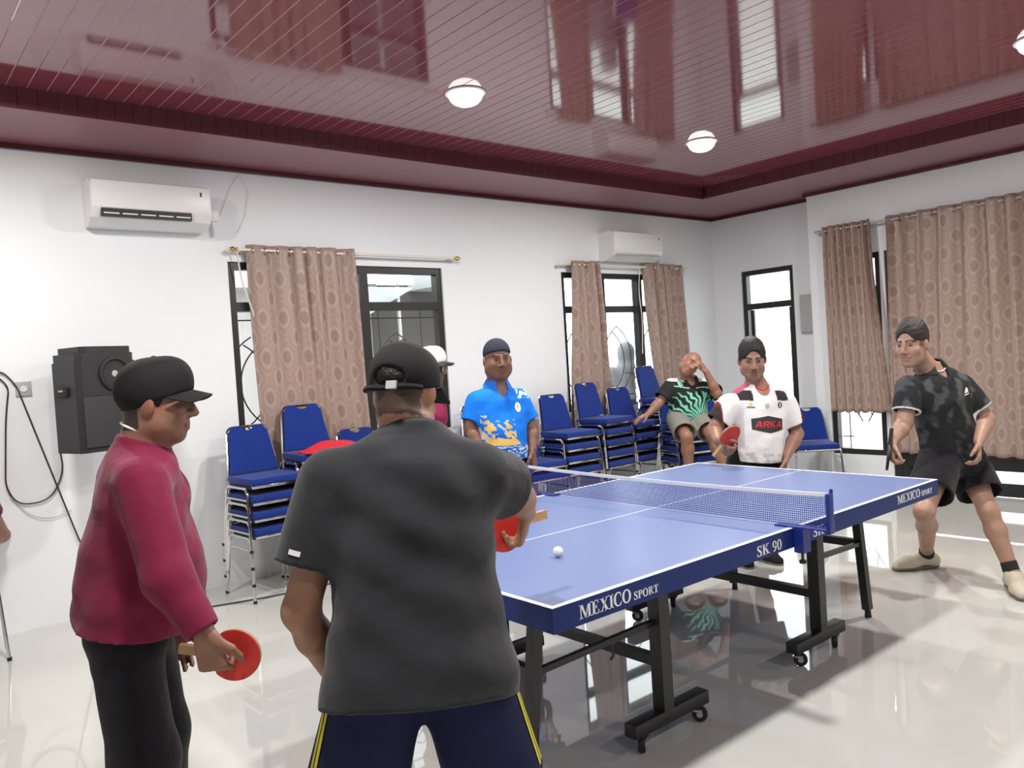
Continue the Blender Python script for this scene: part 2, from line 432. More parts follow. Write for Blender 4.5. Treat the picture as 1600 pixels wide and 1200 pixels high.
# inner opening sash of window 3
for nm, p, q in (('sash', (W3[1]-.13, .62), (W3[1]-.085, 1.93)), ('sash', (W3[0]+.06, .62), (W3[0]+.085, 1.93)), ('sash', (W3[0]+.06, .60), (W3[1]-.085, .66))):
    MB().box((XR+.03, p[0], p[1]), (XR+.055, q[0], q[1])).build(nm, 'frame_black', w3)
w4 = window(4, 'x', XB, W4, (), (1.92,))
g4 = [[(W4[0]+.05, .62), (W4[1]-.05, .62)]]
gy = lambda t: W4[1]-.055-t
g4 += [[(gy(.08), .36), (gy(.08), 1.9)], [(gy(.42), .36), (gy(.42), 1.9)]]
g4[0] = [(gy(0), .50), (gy(.12), .50)]
for s_, cx in ((1, gy(.08)), (-1, gy(.42))):
    g4 += [[(cx, .88), (cx - s_*.06, .80), (cx - s_*.14, .66)], [(cx - s_*.10, .72), (cx - s_*.13, .86)]]
grille(w4, 'x', XB+.125, g4)
# glazed double door beside it
d1 = bpy.data.objects.new('door_1', None); C.objects.link(d1); struct(d1)
def dpart(name, ya, yb, za, zb, m='frame_black', d0=.02, d1_=.09): return MB().box((XB+d0, ya, za), (XB+d1_, yb, zb)).build(name, m, d1)
dpart('door_frame', 1.83, 1.90, 0, 2.37); dpart('door_frame', -.60, -.53, 0, 2.37); dpart('door_frame', -.53, 1.83, 2.31, 2.37)
for ya, yb in ((.655, 1.825), (-.525, .645)):
    dpart('door_stile', ya, ya+.085, .01, 2.305); dpart('door_stile', yb-.085, yb, .01, 2.305)
    dpart('door_rail', ya+.085, yb-.085, .01, .13); dpart('door_rail', ya+.085, yb-.085, .24, .40); dpart('door_rail', ya+.085, yb-.085, 1.88, 1.95); dpart('door_rail', ya+.085, yb-.085, 2.22, 2.305)
    for za, zb in ((.13, .24), (.40, 1.88), (1.95, 2.22)): dpart('pane', ya+.085, yb-.085, za, zb, 'glass', .05, .056)
dpart('kick_panel', 1.02, 1.74, .13, .24, 'frame_black', .04, .07)
# --- outside: paving, the house next door, a metal awning
struct(MB().box((-12, YW+.16, -.25), (16, 14, -.15)).build('ground_outside', 'outside_ground'))
struct(MB().box((XR+.16, -12, -.25), (16, YW+.16, -.15)).build('ground_outside_yard', 'outside_ground'))
nb = thing('neighbour_building', 'pale wall with dark door panel seen through the left window', 'building', (0, 6.2, -.15))
MB().box((-2.5, 0, 0), (3.05, .2, 2.55)).build('wall', 'outside_wall', nb)
MB().box((3.05, -.02, 0), (4.05, .2, 2.62)).build('door_panel', 'outside_dark', nb)
MB().box((3.55, -.9, 2.55), (4.9, .2, 2.95)).build('fascia', 'plastic_grey', nb)
MB().box((-2.5, -.25, 2.55), (3.0, .2, 2.75)).build('eave', 'outside_wall', nb)
aw = thing('metal_awning', 'shiny folded metal awning hanging outside the left window', 'awning', (2.95, 5.75, -.15))
MB().add([(-.85, -.25, 2.55), (.25, -.25, 2.55), (.25, -.2, 2.62), (-.85, -.2, 2.62), (-.85, .2, 3.3), (.25, .2, 3.3), (.25, .25, 3.3), (-.85, .25, 3.3)],
         [(0,1,2,3),(3,2,6,7),(0,3,7,4),(1,5,6,2),(4,7,6,5),(0,4,5,1)]).build('sheet', 'galvanised', aw)
MB().add([(-.35, -.25, 2.52), (.25, -.25, 2.52), (-.35, -.25, 2.22), (-.35, -.21, 2.22), (.25, -.21, 2.52), (-.35, -.21, 2.52)],
         [(0,2,1),(5,4,3),(0,1,4,5),(1,2,3,4),(0,5,3,2)]).build('gusset', 'galvanised', aw)
for x in (-.85, .25): MB().tube([(x, .1, 0), (x, .1, 3.0)], .02, 8).build('post', 'galvanised', aw, True)

# ------------------------------------------------------------------ curtains and rods
def curtain(name, label, axis, at, a0, a1, z0, z1, folds, amp, cloth, seed, a0b=None, a1b=None, group='brown patterned curtains', sag=0.0):
    """pleated cloth hanging from a0..a1 at the top to a0b..a1b at the hem; cloth = metres of fabric across"""
    rnd = random.Random(seed); nx, nz = 150, 46
    a0b = a0 if a0b is None else a0b; a1b = a1 if a1b is None else a1b
    ph = [rnd.uniform(0, 6.28) for _ in range(6)]
    vs = []; uv = []
    for j in range(nz+1):
        t = j/nz; z = z1 + (z0-z1)*t
        e = t**1.2
        A0 = a0 + (a0b-a0)*e; A1 = a1 + (a1b-a1)*e
        for i in range(nx+1):
            s = i/nx
            w = s + .035*math.sin(2*math.pi*s*1.5+ph[0]) + .012*math.sin(5*s*math.pi+ph[1])*(t)
            f = math.sin(2*math.pi*folds*w + .55*math.sin(2.0*t+ph[2])) + .32*math.sin(2*math.pi*folds*2.1*w+ph[3]+1.3*t)
            am = amp*(.55+.55*math.sin(math.pi*min(1, t*1.2+.25)))*(1+.35*math.sin(3*s+ph[4]))
            y = at - .012 + am*f + .012*math.sin(3*t+6*s+ph[5])
            zz = z - sag*t*math.sin(math.pi*s) + .006*f*t
            a = A0 + (A1-A0)*s + .25*am*math.cos(2*math.pi*folds*w)
            vs.append((a, y, zz) if axis == 'y' else (y, a, zz)); uv.append((s*cloth, z))
    fs = [(j*(nx+1)+i, j*(nx+1)+i+1, (j+1)*(nx+1)+i+1, (j+1)*(nx+1)+i) for j in range(nz) for i in range(nx)]
    mb = MB(); mb.add(vs, fs)
    root = thing(name, label, 'curtain', (0,0,0), 0, group)
    o = mb.build('cloth', 'curtain_brown', root, True, uv=uv)
    md = o.modifiers.new('thickness', 'SOLIDIFY'); md.thickness = .004; md.offset = 0
    # eyelets
    n = max(3, int(folds*1.5))
    for i in range(n):
        a = a0 + (a1-a0)*(i+.5)/n
        ring = [(.026*math.cos(q), .026*math.sin(q)) for q in [2*math.pi*k/12 for k in range(12)]]
        P = [(a+.006*x/.026, at+x, z1-.045+y) if axis == 'y' else (at+x, a+.006*x/.026, z1-.045+y) for x, y in ring]
        MB().tube(P, .005, 5, closed=True).build('eyelet', 'gold', root, True)
    return root
def rod(name, label, axis, at, a0, a1, z, wall, r=.011, m='rod_white', finial='gold', z2=None):
    t = thing(name, label, 'curtain rod', (0,0,0), 0, 'curtain rods')
    def pt(a, d, zz): return (a, d, zz) if axis == 'y' else (d, a, zz)
    z2 = z if z2 is None else z2
    MB().tube([pt(a0, at, z), pt(a1, at, z2)], r, 10).build('rod', m, t, True)
    for a, s, zz in ((a0, -1, z), (a1, 1, z2)):
        MB().lathe([(.008, -.005), (.018, 0), (.011, .012), (.022, .03), (.016, .05), (.004, .065)], pt(a, at, zz), 12, pt(s, 0, 0)).build('finial', finial, t, True)
    for a, zz in ((a0+.05, z), (a1-.05, z2)):
        MB().tube([pt(a, at, zz-.005), pt(a, wall, zz-.02)], .008, 8).build('bracket', finial, t, True)
    return t
rod('curtain_rod', 'gold tipped curtain rod over the left window', 'y', YW-.065, .70, 2.68, 2.462, YW)
rod('curtain_rod', 'thin curtain rod under the air conditioner by the corner', 'y', YW-.065, 4.02, 5.93, 2.452, YW, m='rod_white', finial='rod_white')
rod('curtain_rod', 'long curtain rod on the right wall above the doors', 'x', XB-.10, -.75, 2.50, 2.645, XB, m='plastic_grey', finial='plastic_grey')
curtain('curtain', 'wide brown patterned curtain hanging over the left window', 'y', YW-.065, .77, 1.65, .62, 2.50, 6, .026, 1.25, 3, .80, 1.72)
curtain('curtain', 'narrow gathered brown curtain left of the middle window', 'y', YW-.065, 4.11, 4.52, .70, 2.49, 4, .024, .75, 5, 3.99, 4.70)
curtain('curtain', 'gathered brown curtain right of the middle window behind seated man', 'y', YW-.065, 5.26, 5.90, .70, 2.49, 5, .024, 1.0, 8, 5.36, 6.02)
curtain('curtain', 'short gathered brown curtain beside the dark polo player', 'x', XB-.10, 2.46, 1.96, .775, 2.685, 6, .040, 1.4, 11, 2.47, 1.84)
curtain('curtain', 'long wide brown curtain behind the dark polo player', 'x', XB-.10, 1.84, -.55, .385, 2.685, 16, .030, 3.4, 14, 1.86, -.55)

# ------------------------------------------------------------------ wall-mounted things
def aircon(label, x0, x1, z0, z1, vents):
    t = thing('air_conditioner', label, 'air conditioner', ((x0+x1)/2, YW, z0), 0, 'wall air conditioners')
    w = (x1-x0)/2; h = z1-z0; d = .22
    prof = [(0, .02), (0, h), (-d+.03, h), (-d, h-.03), (-d-.005, .10), (-d+.03, .045), (-.10, 0), (-.02, 0)]
    MB().prism(prof, ((-w, 0, 0), (0,1,0), (0,0,1), (1,0,0)), 2*w).build('body', 'plastic_white', t)
    MB().box((-w+.005, -d-.012, .105), (w-.005, -d+.002, h-.012), .006).build('front_panel', 'plastic_white', t, True)
    n_ = np.array((0, -.055/.0651, -.035/.0651))
    if vents:
        MB().box((-w+.055, -d-.0085, .050), (w-.14, -d+.03, .102)).build('outlet', 'vent_dark', t)
        for i in range(5):
            xa = -w+.06+i*(2*w-.20)/5
            MB().box((xa+.010, -d-.0105, .066), (xa+(2*w-.20)/5-.010, -d-.0065, .074)).build('louvre', 'plastic_white', t)
    else:
        MB().box((-w+.04, -d-.004, .050), (w-.04, -d+.03, .056)).build('louvre', 'plastic_grey', t)
    MB().box((w-.075, -d-.0135, h-.075), (w-.063, -d-.011, h-.045)).build('display', 'vent_dark', t)
    return t
aircon('white wall air conditioner with open louvre at upper left', -.295, .475, 2.57, 2.865, True)
aircon('white wall air conditioner above the middle window', 4.62, 5.40, 2.50, 2.80, False)
pb = thing('pipe_cover', 'small white pipe cover beside the left air conditioner', 'pipe cover', (.55, YW, 2.70))
MB().box((-.03, -.06, -.04), (.04, 0, .05), .012).build('cap', 'plastic_white', pb, True)
MB().tube([(0, -.03, -.03), (.01, -.03, -.14)], .014, 8).build('pipe', 'plastic_white', pb, True)
tag(MB().tube([(.62, YW-.01, 2.72), (.70, YW-.01, 2.92), (.78, YW-.01, 3.03), (.84, YW-.01, 2.90), (.80, YW-.01, 2.72), (.74, YW-.01, 2.60)], .0025, 6).build('wire', 'plastic_white', None, True),
    'thin wire looping from the ceiling edge beside the air conditioner', 'wire')
tag(MB().tube(fillet([(.70, YW-.065, 2.45), (.72, YW-.05, 2.25), (.80, YW-.05, 1.98), (.82, YW-.05, 1.90)], .1), .006, 6).build('hanging_cord', 'rod_white', None, True),
    'pale cord hanging from the left end of curtain rod', 'cord')
tag(MB().tube(fillet([(5.19, YW-.065, 2.452), (5.16, YW-.05, 2.2), (5.20, YW-.05, 1.9), (5.17, YW-.05, 1.5)], .15), .005, 6).build('hanging_cord', 'rod_white', None, True),
    'thin pale cord hanging in front of the middle window', 'cord')
so = thing('wall_socket', 'pale grey socket plate on wall left of speaker', 'socket', (-.72, YW, 1.53))
MB().box((-.045, -.012, -.045), (.045, 0, .045), .004).build('plate', 'plastic_grey', so, True)
MB().lathe([(.02, 0), (.02, .004), (.015, .004)], (0, -.012, 0), 16, (0, -1, 0)).build('outlet', 'plastic_white', so)
eb = thing('switch_box', 'grey panel box on recessed wall beside tall window', 'electric box', (XR, 2.86, 1.83))
MB().box((-.05, -.10, -.21), (0, .10, .21), .008).build('case', 'plastic_grey', eb, True)
MB().box((-.056, -.09, -.20), (-.05, .09, .20)).build('cover', 'plastic_grey', eb)

# loudspeaker on its bracket
sp = thing('loudspeaker', 'black plastic loudspeaker mounted high on the left wall', 'speaker', (-.40, 3.72, 1.12), math.radians(20))
hw, dp_, hh = .20, .17, .64
outline = [(-hw, -dp_+.03), (-hw+.03, -dp_), (hw-.03, -dp_), (hw, -dp_+.03), (hw-.05, dp_-.05), (hw-.09, dp_), (-hw+.07, dp_), (-hw+.02, dp_-.05)]
MB().prism(outline, ((0,0,0), (1,0,0), (0,1,0), (0,0,1)), hh-.09).prism([(x*.95, y*.97) for x, y in outline], ((0,0,hh-.09), (1,0,0), (0,1,0), (0,0,1)), .05).prism([(x*.84+.01, y*.92) for x, y in outline], ((0,0,hh-.04), (1,0,0), (0,1,0), (0,0,1)), .04).build('cabinet', 'speaker_black', sp)
MB().box((-hw+.02, -dp_-.012, .03), (hw-.02, -dp_-.001, .34), .01).build('grille', 'speaker_grille', sp, True)
hn = MB()
for i, (r_, d_) in enumerate(((1.0, .014), (.86, .016), (.80, -.0), (.45, -.03))): pass
MB().lathe([(.105, -.002), (.105, .012), (.09, .014), (.05, -.03), (.03, -.045), (0, -.045)], (.04, -dp_, .47), 28, (0,-1,0)).build('horn', 'rubber_black', sp, True)
MB().lathe([(.02, 0), (.02, .02), (0, .022)], (.04, -dp_+.02, .47), 12, (0,-1,0)).build('tweeter', 'plastic_grey', sp, True)
MB().box((-hw-.012, -.06, .34), (-hw+.012, .06, .40), .01).build('handle', 'rubber_black', sp, True)
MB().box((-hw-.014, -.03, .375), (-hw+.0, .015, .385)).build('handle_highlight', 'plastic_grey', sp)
bk = thing('speaker_bracket', 'steel wall bracket holding the loudspeaker', 'bracket', (-.455, YW, 1.45))
MB().box((-.06, -.012, -.12), (.06, 0, .12)).build('plate', 'steel_black', bk)
MB().bar((0, -.01, 0), (0, -.235, 0), .04, .04).build('arm', 'steel_black', bk)
# cables on the wall
def cable(name, label, pts, r=.005, m='cable_black', rr=.12):
    return tag(MB().tube(fillet(pts, rr, 8), r, 6).build(name, m, None, True), label, 'cable')
y_ = YW-.012
cable('speaker_cable', 'black cable hanging in a loop under the loudspeaker', [(-.86, y_, 1.62), (-.80, y_, 1.55), (-.83, y_, 1.35), (-.86, y_, .92), (-.80, y_, .80), (-.62, y_, .80), (-.53, y_, .98), (-.55, y_, 1.15), (-.50, y_-.05, 1.3)])
cable('power_cable', 'long black cable running diagonally down the wall', [(-.95, y_, 1.62), (-.84, y_, 1.66), (-.76, y_, 1.56), (-.62, y_, 1.05), (-.47, y_, .50), (-.35, y_, .15), (-.30, y_-.02, .012)])
cable('thin_cable', 'thin grey cable drooping below the black loop', [(-.84, y_, .86), (-.74, y_, .72), (-.62, y_, .68), (-.50, y_, .72)], .0025, 'plastic_grey')
cable('floor_cable', 'black cable lying on the floor along the left wall', [(-.30, y_-.06, .006), (-.15, 3.75, .006), (.15, 3.62, .006), (.55, 3.50, .006), (1.2, 3.44, .006), (1.9, 3.45, .006)], .006)
# ================================================================== LETTERING (bold serif capitals built from strokes)
def _rect(x0, y0, x1, y1): return [(x0,y0),(x1,y0),(x1,y1),(x0,y1)]
def _stroke(pts, th, closed=False):
    P = np.array(pts, float); n = len(P); th = np.full(n, th) if np.isscalar(th) else np.array(th)
    L, R_ = [], []
    for i in range(n):
        a = P[(i-1) % n] if (closed or i) else P[i]; b = P[(i+1) % n] if (closed or i < n-1) else P[i]
        t = (b-a)/np.linalg.norm(b-a); nn = np.array((-t[1], t[0])); L.append(P[i]+nn*th[i]/2); R_.append(P[i]-nn*th[i]/2)
    return [[tuple(L[i]), tuple(R_[i]), tuple(R_[(i+1) % n]), tuple(L[(i+1) % n])] for i in range(n if closed else n-1)]
def _ell(cx, cy, rx, ry, a0, a1, n=20): return [(cx+rx*math.cos(math.radians(a0+(a1-a0)*i/n)), cy+ry*math.sin(math.radians(a0+(a1-a0)*i/n))) for i in range(n+1)]
def _vth(pts, cx, lo=.07, hi=.2):
    P = np.array(pts); d = np.abs(P[:, 0]-cx); d = d/d.max(); return lo+(hi-lo)*d**1.5
def glyph(ch):
    T, S_ = .19, .06     # thick stem, serif thickness
    if ch == 'M':
        return 1.05, [_rect(.10,0,.17,1), _rect(.78,0,.97,1), [(.10,1),(.30,1),(.60,.12),(.50,.0)], [(.50,0),(.57,0),(.85,1),(.78,1)],
                _rect(0,0,.28,S_), _rect(.0,1-S_,.22,1), _rect(.68,0,1.05,S_), _rect(.8,1-S_,1.05,1)]
    if ch == 'E':
        return .72, [_rect(.10,0,.10+T,1), _rect(0,0,.62,S_), _rect(0,1-S_,.60,1), _rect(.2,.48,.46,.54), _rect(.43,.38,.48,.64), [(.56,0),(.64,0),(.67,.28),(.62,.28)], [(.55,1),(.60,1),(.62,.74),(.57,.74)]]
    if ch == 'X':
        return .82, [[(.06,1),(.28,1),(.76,0),(.54,0)], [(.66,1),(.73,1),(.15,0),(.08,0)], _rect(0,1-S_,.36,1), _rect(.55,1-S_,.82,1), _rect(0,0,.26,S_), _rect(.45,0,.84,S_)]
    if ch == 'I':
        return .40, [_rect(.10,0,.10+T,1), _rect(0,0,.39,S_), _rect(0,1-S_,.39,1)]
    if ch == 'C':
        p = _ell(.42,.5,.34,.49,48,312); return .76, _stroke(p, _vth(p, .42)) + [[(.62,.95),(.67,1.0),(.68,.66),(.63,.66)], [(.62,.05),(.70,.2),(.68,.3),(.60,.16)]]
    if ch == 'O':
        p = _ell(.42,.5,.33,.48,0,342,19); return .86, _stroke(p, _vth(p, .42), True)
    if ch == 'S':
        p = [(.55,.72),(.50,.92),(.32,.97),(.16,.88),(.15,.72),(.28,.57),(.44,.46),(.54,.30),(.50,.10),(.32,.02),(.14,.10),(.09,.30)]
        return .66, _stroke(p, [.05,.07,.07,.13,.17,.20,.20,.17,.13,.07,.07,.05]) + [_rect(.53,.68,.58,1.0), _rect(.06,0,.11,.34)]
    if ch in 'PR':
        p = [(.25,.97),(.45,.96),(.57,.86),(.58,.74),(.50,.58),(.40,.51),(.25,.50)]
        g = _stroke(p, [.06,.08,.15,.18,.14,.07,.06]) + [_rect(.10,0,.10+T,1), _rect(0,1-S_,.3,1), _rect(0,0,.39,S_)]
        if ch == 'R': g += [[(.32,.50),(.48,.52),(.80,0),(.60,0)], _rect(.6,0,.86,S_)]
        return (.70 if ch == 'P' else .84), g
    if ch == 'T':
        return .74, [_rect(.27,0,.27+T,1), _rect(.14,0,.59,S_), _rect(.02,1-S_,.71,1), [(.02,1),(.07,1),(.05,.70),(0,.70)], [(.66,1),(.71,1),(.73,.70),(.68,.70)]]
    if ch == 'K':
        return .90, [_rect(.10,0,.10+T,1), _rect(0,0,.39,S_), _rect(0,1-S_,.39,1), [(.26,.44),(.64,1),(.72,1),(.30,.34)], [(.36,.54),(.46,.66),(.86,0),(.62,0)], _rect(.52,1-S_,.84,1), _rect(.54,0,.93,S_)]
    if ch == '9':
        p = _ell(.34,.68,.21,.29,0,342,19); q = [(.55,.66),(.54,.42),(.44,.16),(.26,.03),(.14,.06)]
        return .66, _stroke(p, _vth(p, .34, .06, .16), True) + _stroke(q, [.15,.16,.13,.08,.08])
    if ch == '0':
        p = _ell(.34,.5,.24,.48,0,342,19); return .68, _stroke(p, _vth(p, .34, .06, .17), True)
    return .45, []
def lettering(name, text, parent, x0, x1, zb, h, y, material='line_white'):
    """text on a vertical face looking along -Y, squeezed between x0 and x1"""
    ws = [glyph(c)[0] for c in text]; tot = sum(ws)+.04*(len(text)-1); k = (x1-x0)/tot
    mb = MB(); cx = 0
    for c, w in zip(text, ws):
        for poly in glyph(c)[1]:
            n = len(poly)
            P = [(x0+(cx+px)*k, y, zb+pz*h) for px, pz in poly]
            mb.add(P + [(p[0], y+.0006, p[2]) for p in P], [tuple(range(n)), tuple(range(2*n-1, n-1, -1))] + [(i, (i+1) % n, n+(i+1) % n, n+i) for i in range(n)])
        cx += w+.04
    return mb.build(name, material, parent)

# ================================================================== TABLE TENNIS TABLE (two wheeled halves)
TL, TW, TH, AP = 2.74, 1.525, .76, .08
def caster(parent, x, y, ztop, rot):
    c = MB().box((x-.016, y-.02, .055), (x+.016, y+.02, ztop)).build('caster_bracket', 'steel_black', parent)
    d = (math.cos(rot), math.sin(rot)); nrm = (-d[1], d[0], 0)
    w = MB().lathe([(.012, -.013), (.030, -.012), (.032, -.006), (.032, .006), (.030, .012), (.012, .013)], (x-.012*d[0], y-.012*d[1], .0325), 18, nrm).build('caster_wheel', 'rubber_black', parent, True)
    MB().lathe([(.004, -.015), (.013, -.015), (.013, .015), (.004, .015)], (x-.012*d[0], y-.012*d[1], .0325), 12, nrm).build('hub', 'plastic_grey', w)
    MB().obox((x-.004*d[0], y-.004*d[1], .048), ((d[0], d[1], 0), nrm, (0,0,1)), (.018, .017, .004)).build('fork', 'chrome', parent)
def table_half(label, far):
    """built with the net side at local x=1.37 and the player's end at x=0; the far half is mirrored in x"""
    t = thing('table_tennis_table_half', label, 'table', (0,0,0), 0, 'table halves')
    X = (lambda x: TL-x) if far else (lambda x: x)
    def bxp(name, a, b, m, bev=0.0):
        lo = (min(X(a[0]), X(b[0])), a[1], a[2]); hi = (max(X(a[0]), X(b[0])), b[1], b[2]); return MB().box(lo, hi, bev).build(name, m, t, bev > 0)
    e = 1.3685
    top = bxp('tabletop', (0.001,.001,TH-.018), (e,TW-.001,TH-.0008), 'table_blue')
    z0, z1 = TH-.0008, TH
    for a, b in (((0,0),(e,.02)), ((0,TW-.02),(e,TW)), ((0,.02),(.02,TW-.02)), ((.02,TW/2-.0025),(e,TW/2+.0025))):
        MB().box((min(X(a[0]),X(b[0])),a[1],z0), (max(X(a[0]),X(b[0])),b[1],z1)).build('line', 'line_white', top)
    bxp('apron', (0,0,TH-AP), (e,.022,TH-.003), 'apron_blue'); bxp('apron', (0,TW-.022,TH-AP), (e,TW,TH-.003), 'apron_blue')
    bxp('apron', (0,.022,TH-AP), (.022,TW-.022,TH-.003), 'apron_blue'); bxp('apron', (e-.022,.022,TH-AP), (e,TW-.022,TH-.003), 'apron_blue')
    for x in (.45, .95): bxp('cross_member', (x,.022,TH-.06), (x+.03,TW-.022,TH-.02), 'steel_black')
    ys = (.26, TW-.26)
    for y in ys:
        MB().bar((X(.785), y, .12), (X(.785), y, TH-.02), .058, .058, (1,0,0)).build('post', 'steel_black', t)
        bxp('foot_bar', (.585,y-.03,.068), (1.035,y+.03,.122), 'steel_black', .006)
        for x in (.65, .985): caster(t, X(x), y, .07, .6 if x < .8 else 2.2)
    for y in (.338, TW-.338):
        MB().bar((X(.145), y, .045), (X(.235), y, TH-.03), .042, .042, (0,1,0)).build('leg', 'steel_black', t)
        MB().tube([(X(.142), y, .0), (X(.142), y, .022), (X(.146), y, .05)], [.019, .016, .016], 12).build('leg_foot', 'rubber_black', t, True)
        MB().bar((X(.195), y+.0, .415), (X(.77), y-.06 if y < .7 else y+.06, .46), .022, .022).build('brace', 'steel_black', t)
        MB().tube([(X(.60), y, .43), (X(.60), y, .36), (X(.585), y, .35)], .006, 6).build('latch', 'steel_black', t)
    bxp('crossbar', (.775,.29,.28), (.815,TW-.29,.32), 'steel_black'); bxp('crossbar', (.175,.36,.395), (.21,TW-.36,.435), 'steel_black')
    MB().bar((X(.80), .26, .62), (X(1.25), .26, TH-.05), .025, .025).build('brace', 'steel_black', t)
    MB().bar((X(.80), TW-.26, .62), (X(1.25), TW-.26, TH-.05), .025, .025).build('brace', 'steel_black', t)
    if not far:
        lettering('lettering', 'MEXICO', t, .112, .352, .698, .044, -.0007); lettering('lettering', 'SPORT', t, .364, .490, .698, .027, -.0007)
        lettering('lettering', 'SK', t, 1.080, 1.168, .692, .042, -.0007); lettering('lettering', '90', t, 1.188, 1.255, .692, .042, -.0007)
    else:
        lettering('lettering', 'MEXICO', t, 2.277, 2.525, .703, .042, -.0007); lettering('lettering', 'SPORT', t, 2.540, 2.665, .703, .026, -.0007)
        lettering('lettering', 'SK', t, 1.495, 1.585, .692, .042, -.0007); lettering('lettering', '90', t, 1.606, 1.675, .692, .042, -.0007)
    return t
table_half('near half of the blue table tennis table, white lettering on its side', False)
table_half('far half of the blue table tennis table beyond the net', True)

# net
nt_ = thing('table_tennis_net', 'low purple-blue net with white top tape across the table', 'net', (1.37, TW/2, TH))
hwid = TW/2+.145
mb = MB(); vs = []; uv = []
for i in range(41):
    y = -hwid + 2*hwid*i/40; sagz = -.012*(1-(y/hwid)**2)
    for j, z in enumerate((.006, .08, .141)):
        vs.append((0, y, z+(sagz if j == 2 else 0))); uv.append((y+2, z))
mb.add(vs, [(i*3+j, (i+1)*3+j, (i+1)*3+j+1, i*3+j+1) for i in range(40) for j in range(2)])
mb.build('mesh', 'net_mesh', nt_, uv=uv)
mb = MB(); vs = []
for i in range(41):
    y = -hwid + 2*hwid*i/40; s = -.012*(1-(y/hwid)**2)
    vs += [(-.003, y, .137+s), (.003, y, .137+s), (.003, y, .1525+s), (-.003, y, .1525+s)]
mb.add(vs, [(i*4+k, i*4+(k+1) % 4, (i+1)*4+(k+1) % 4, (i+1)*4+k) for i in range(40) for k in range(4)] + [(0,1,2,3), (163,162,161,160)])
mb.build('top_tape', 'line_white', nt_)
for s in (-1, 1):
    y = s*(TW/2+.15)
    MB().box((-.018, y-.008, -.01), (.018, y+.008, .150), .002).build('post', 'net_post_blue', nt_, True)
    MB().box((.012, y-.006, -.005), (.022, y+.006, .166), .002).build('post', 'net_post_blue', nt_, True)
    ya, yb = sorted((s*(TW/2-.085), s*(TW/2+.155)))
    MB().box((-.028, ya, .0008), (.028, yb, .006)).build('clamp_plate', 'net_post_blue', nt_)
    ya, yb = sorted((s*(TW/2+.002), s*(TW/2+.045)))
    MB().box((-.028, ya, -.10), (.028, yb, .001)).build('clamp', 'net_post_blue', nt_)
    MB().tube([(0, s*(TW/2+.022), -.10), (0, s*(TW/2+.022), -.135)], .006, 8).build('clamp_screw', 'steel_black', nt_, True)
    MB().lathe([(.014, 0), (.014, .012)], (0, s*(TW/2+.022), -.147), 12).build('knob', 'rubber_black', nt_)
tag(MB().lathe([(.02*math.sin(math.pi*i/12)+1e-5, -.02*math.cos(math.pi*i/12)) for i in range(13)], (0,0,0), 20).build('table_tennis_ball', 'ball_white', None, True, loc=(.444, .445, TH+.0201)),
    'small white ball on the near half of the table', 'ball')

# ================================================================== CHAIRS
def make_chair():
    t = thing('stacking_chair', '', 'chair', (0,0,0), 0, 'blue stacking banquet chairs')
    SW, SD, SZ = .205, .205, .43
    # cushion
    mb = MB().box((-SW+.004, -SD, SZ+.008), (SW-.004, SD-.01, SZ+.060), .018); 
    seat = mb.build('seat', 'chair_blue', t, True)
    MB().box((-SW+.004, -SD-.004, SZ-.006), (SW-.004, -SD+.012, SZ+.012), .003).build('seat_band', 'chrome', t, True)
    for x in (-.105, -.075): MB().lathe([(.007, 0), (.006, .004), (0, .005)], (x, -SD-.004, SZ+.003), 8, (0,-1,0)).build('bolt', 'chrome', t)
    MB().box((-SW+.01, -SD+.012, SZ-.012), (SW-.01, SD-.015, SZ+.008)).build('seat_pan', 'steel_black', t)
    # back: tilted frame
    tl = math.radians(13); ey = np.array((0, math.sin(tl), math.cos(tl))); ez = np.array((0, -math.cos(tl), math.sin(tl)))
    o = np.array((0, SD-.03, SZ+.065)); H = .345
    def B(x, h, d=0.0): return o + x*np.array((1,0,0)) + h*ey + d*ez
    wb, wt = .182, .140
    pad = [(-wb, .0), (wb, .0), (wt+.003, H-.05), (wt-.03, H-.008)]
    pad += [(.052*math.cos(a), H-.008-.034*math.sin(a)) for a in [math.pi*i/8 for i in range(9)]]
    pad += [(-wt+.03, H-.008), (-wt-.003, H-.05)]
    MB().prism(pad, (B(0, 0, -.004), (1,0,0), ey, ez), .030).build('backrest', 'chair_blue', t)
    rim = fillet([B(-wb-.012, -.10), B(-wb-.010, 0), B(-wt-.010, H-.01), B(wt+.010, H-.01), B(wb+.010, 0), B(wb+.012, -.10)], .05, 6)
    MB().tube(rim, .0095, 8).build('back_frame', 'chrome', t, True)
    MB().bar(B(-wb, .005, 0), B(wb, .005, 0), .012, .012).build('back_rail', 'chrome', t)
    for s in (-1, 1):
        x = s*(SW+.012)
        fp = fillet([(x+s*.02, -SD+.0, 0.0), (x, -SD+.045, SZ-.005), (x, -.01, SZ-.005)], .055, 6)
        rp = fillet([(x+s*.02, SD+.02, 0.0), (x, SD-.045, SZ-.005), (x, -.01, SZ-.005)], .055, 6)
        MB().tube(fp, .0105, 8).build('leg', 'chrome', t, True); MB().tube(rp, .0105, 8).build('leg', 'chrome', t, True)
        for p in (fp[0], rp[0]): MB().lathe([(.0125, 0), (.0125, .02)], p, 10).build('foot_cap', 'rubber_black', t)
        MB().tube([(x+s*.003, -SD+.038, SZ-.085), (x+s*.003, SD-.035, SZ-.085)], .007, 6).build('side_rail', 'chrome', t, True)
    return t
chair0 = make_chair(); _used = [False]
def chair(x, y, z, rz, label):
    if not _used[0]:
        _used[0] = True; chair0.location = (x, y, z); chair0.rotation_euler = (0, 0, rz); chair0['label'] = label; return chair0
    return dup(chair0, (x, y, z), rz, label)
ORD = ['bottom', 'second', 'third', 'fourth', 'fifth', 'sixth', 'seventh']
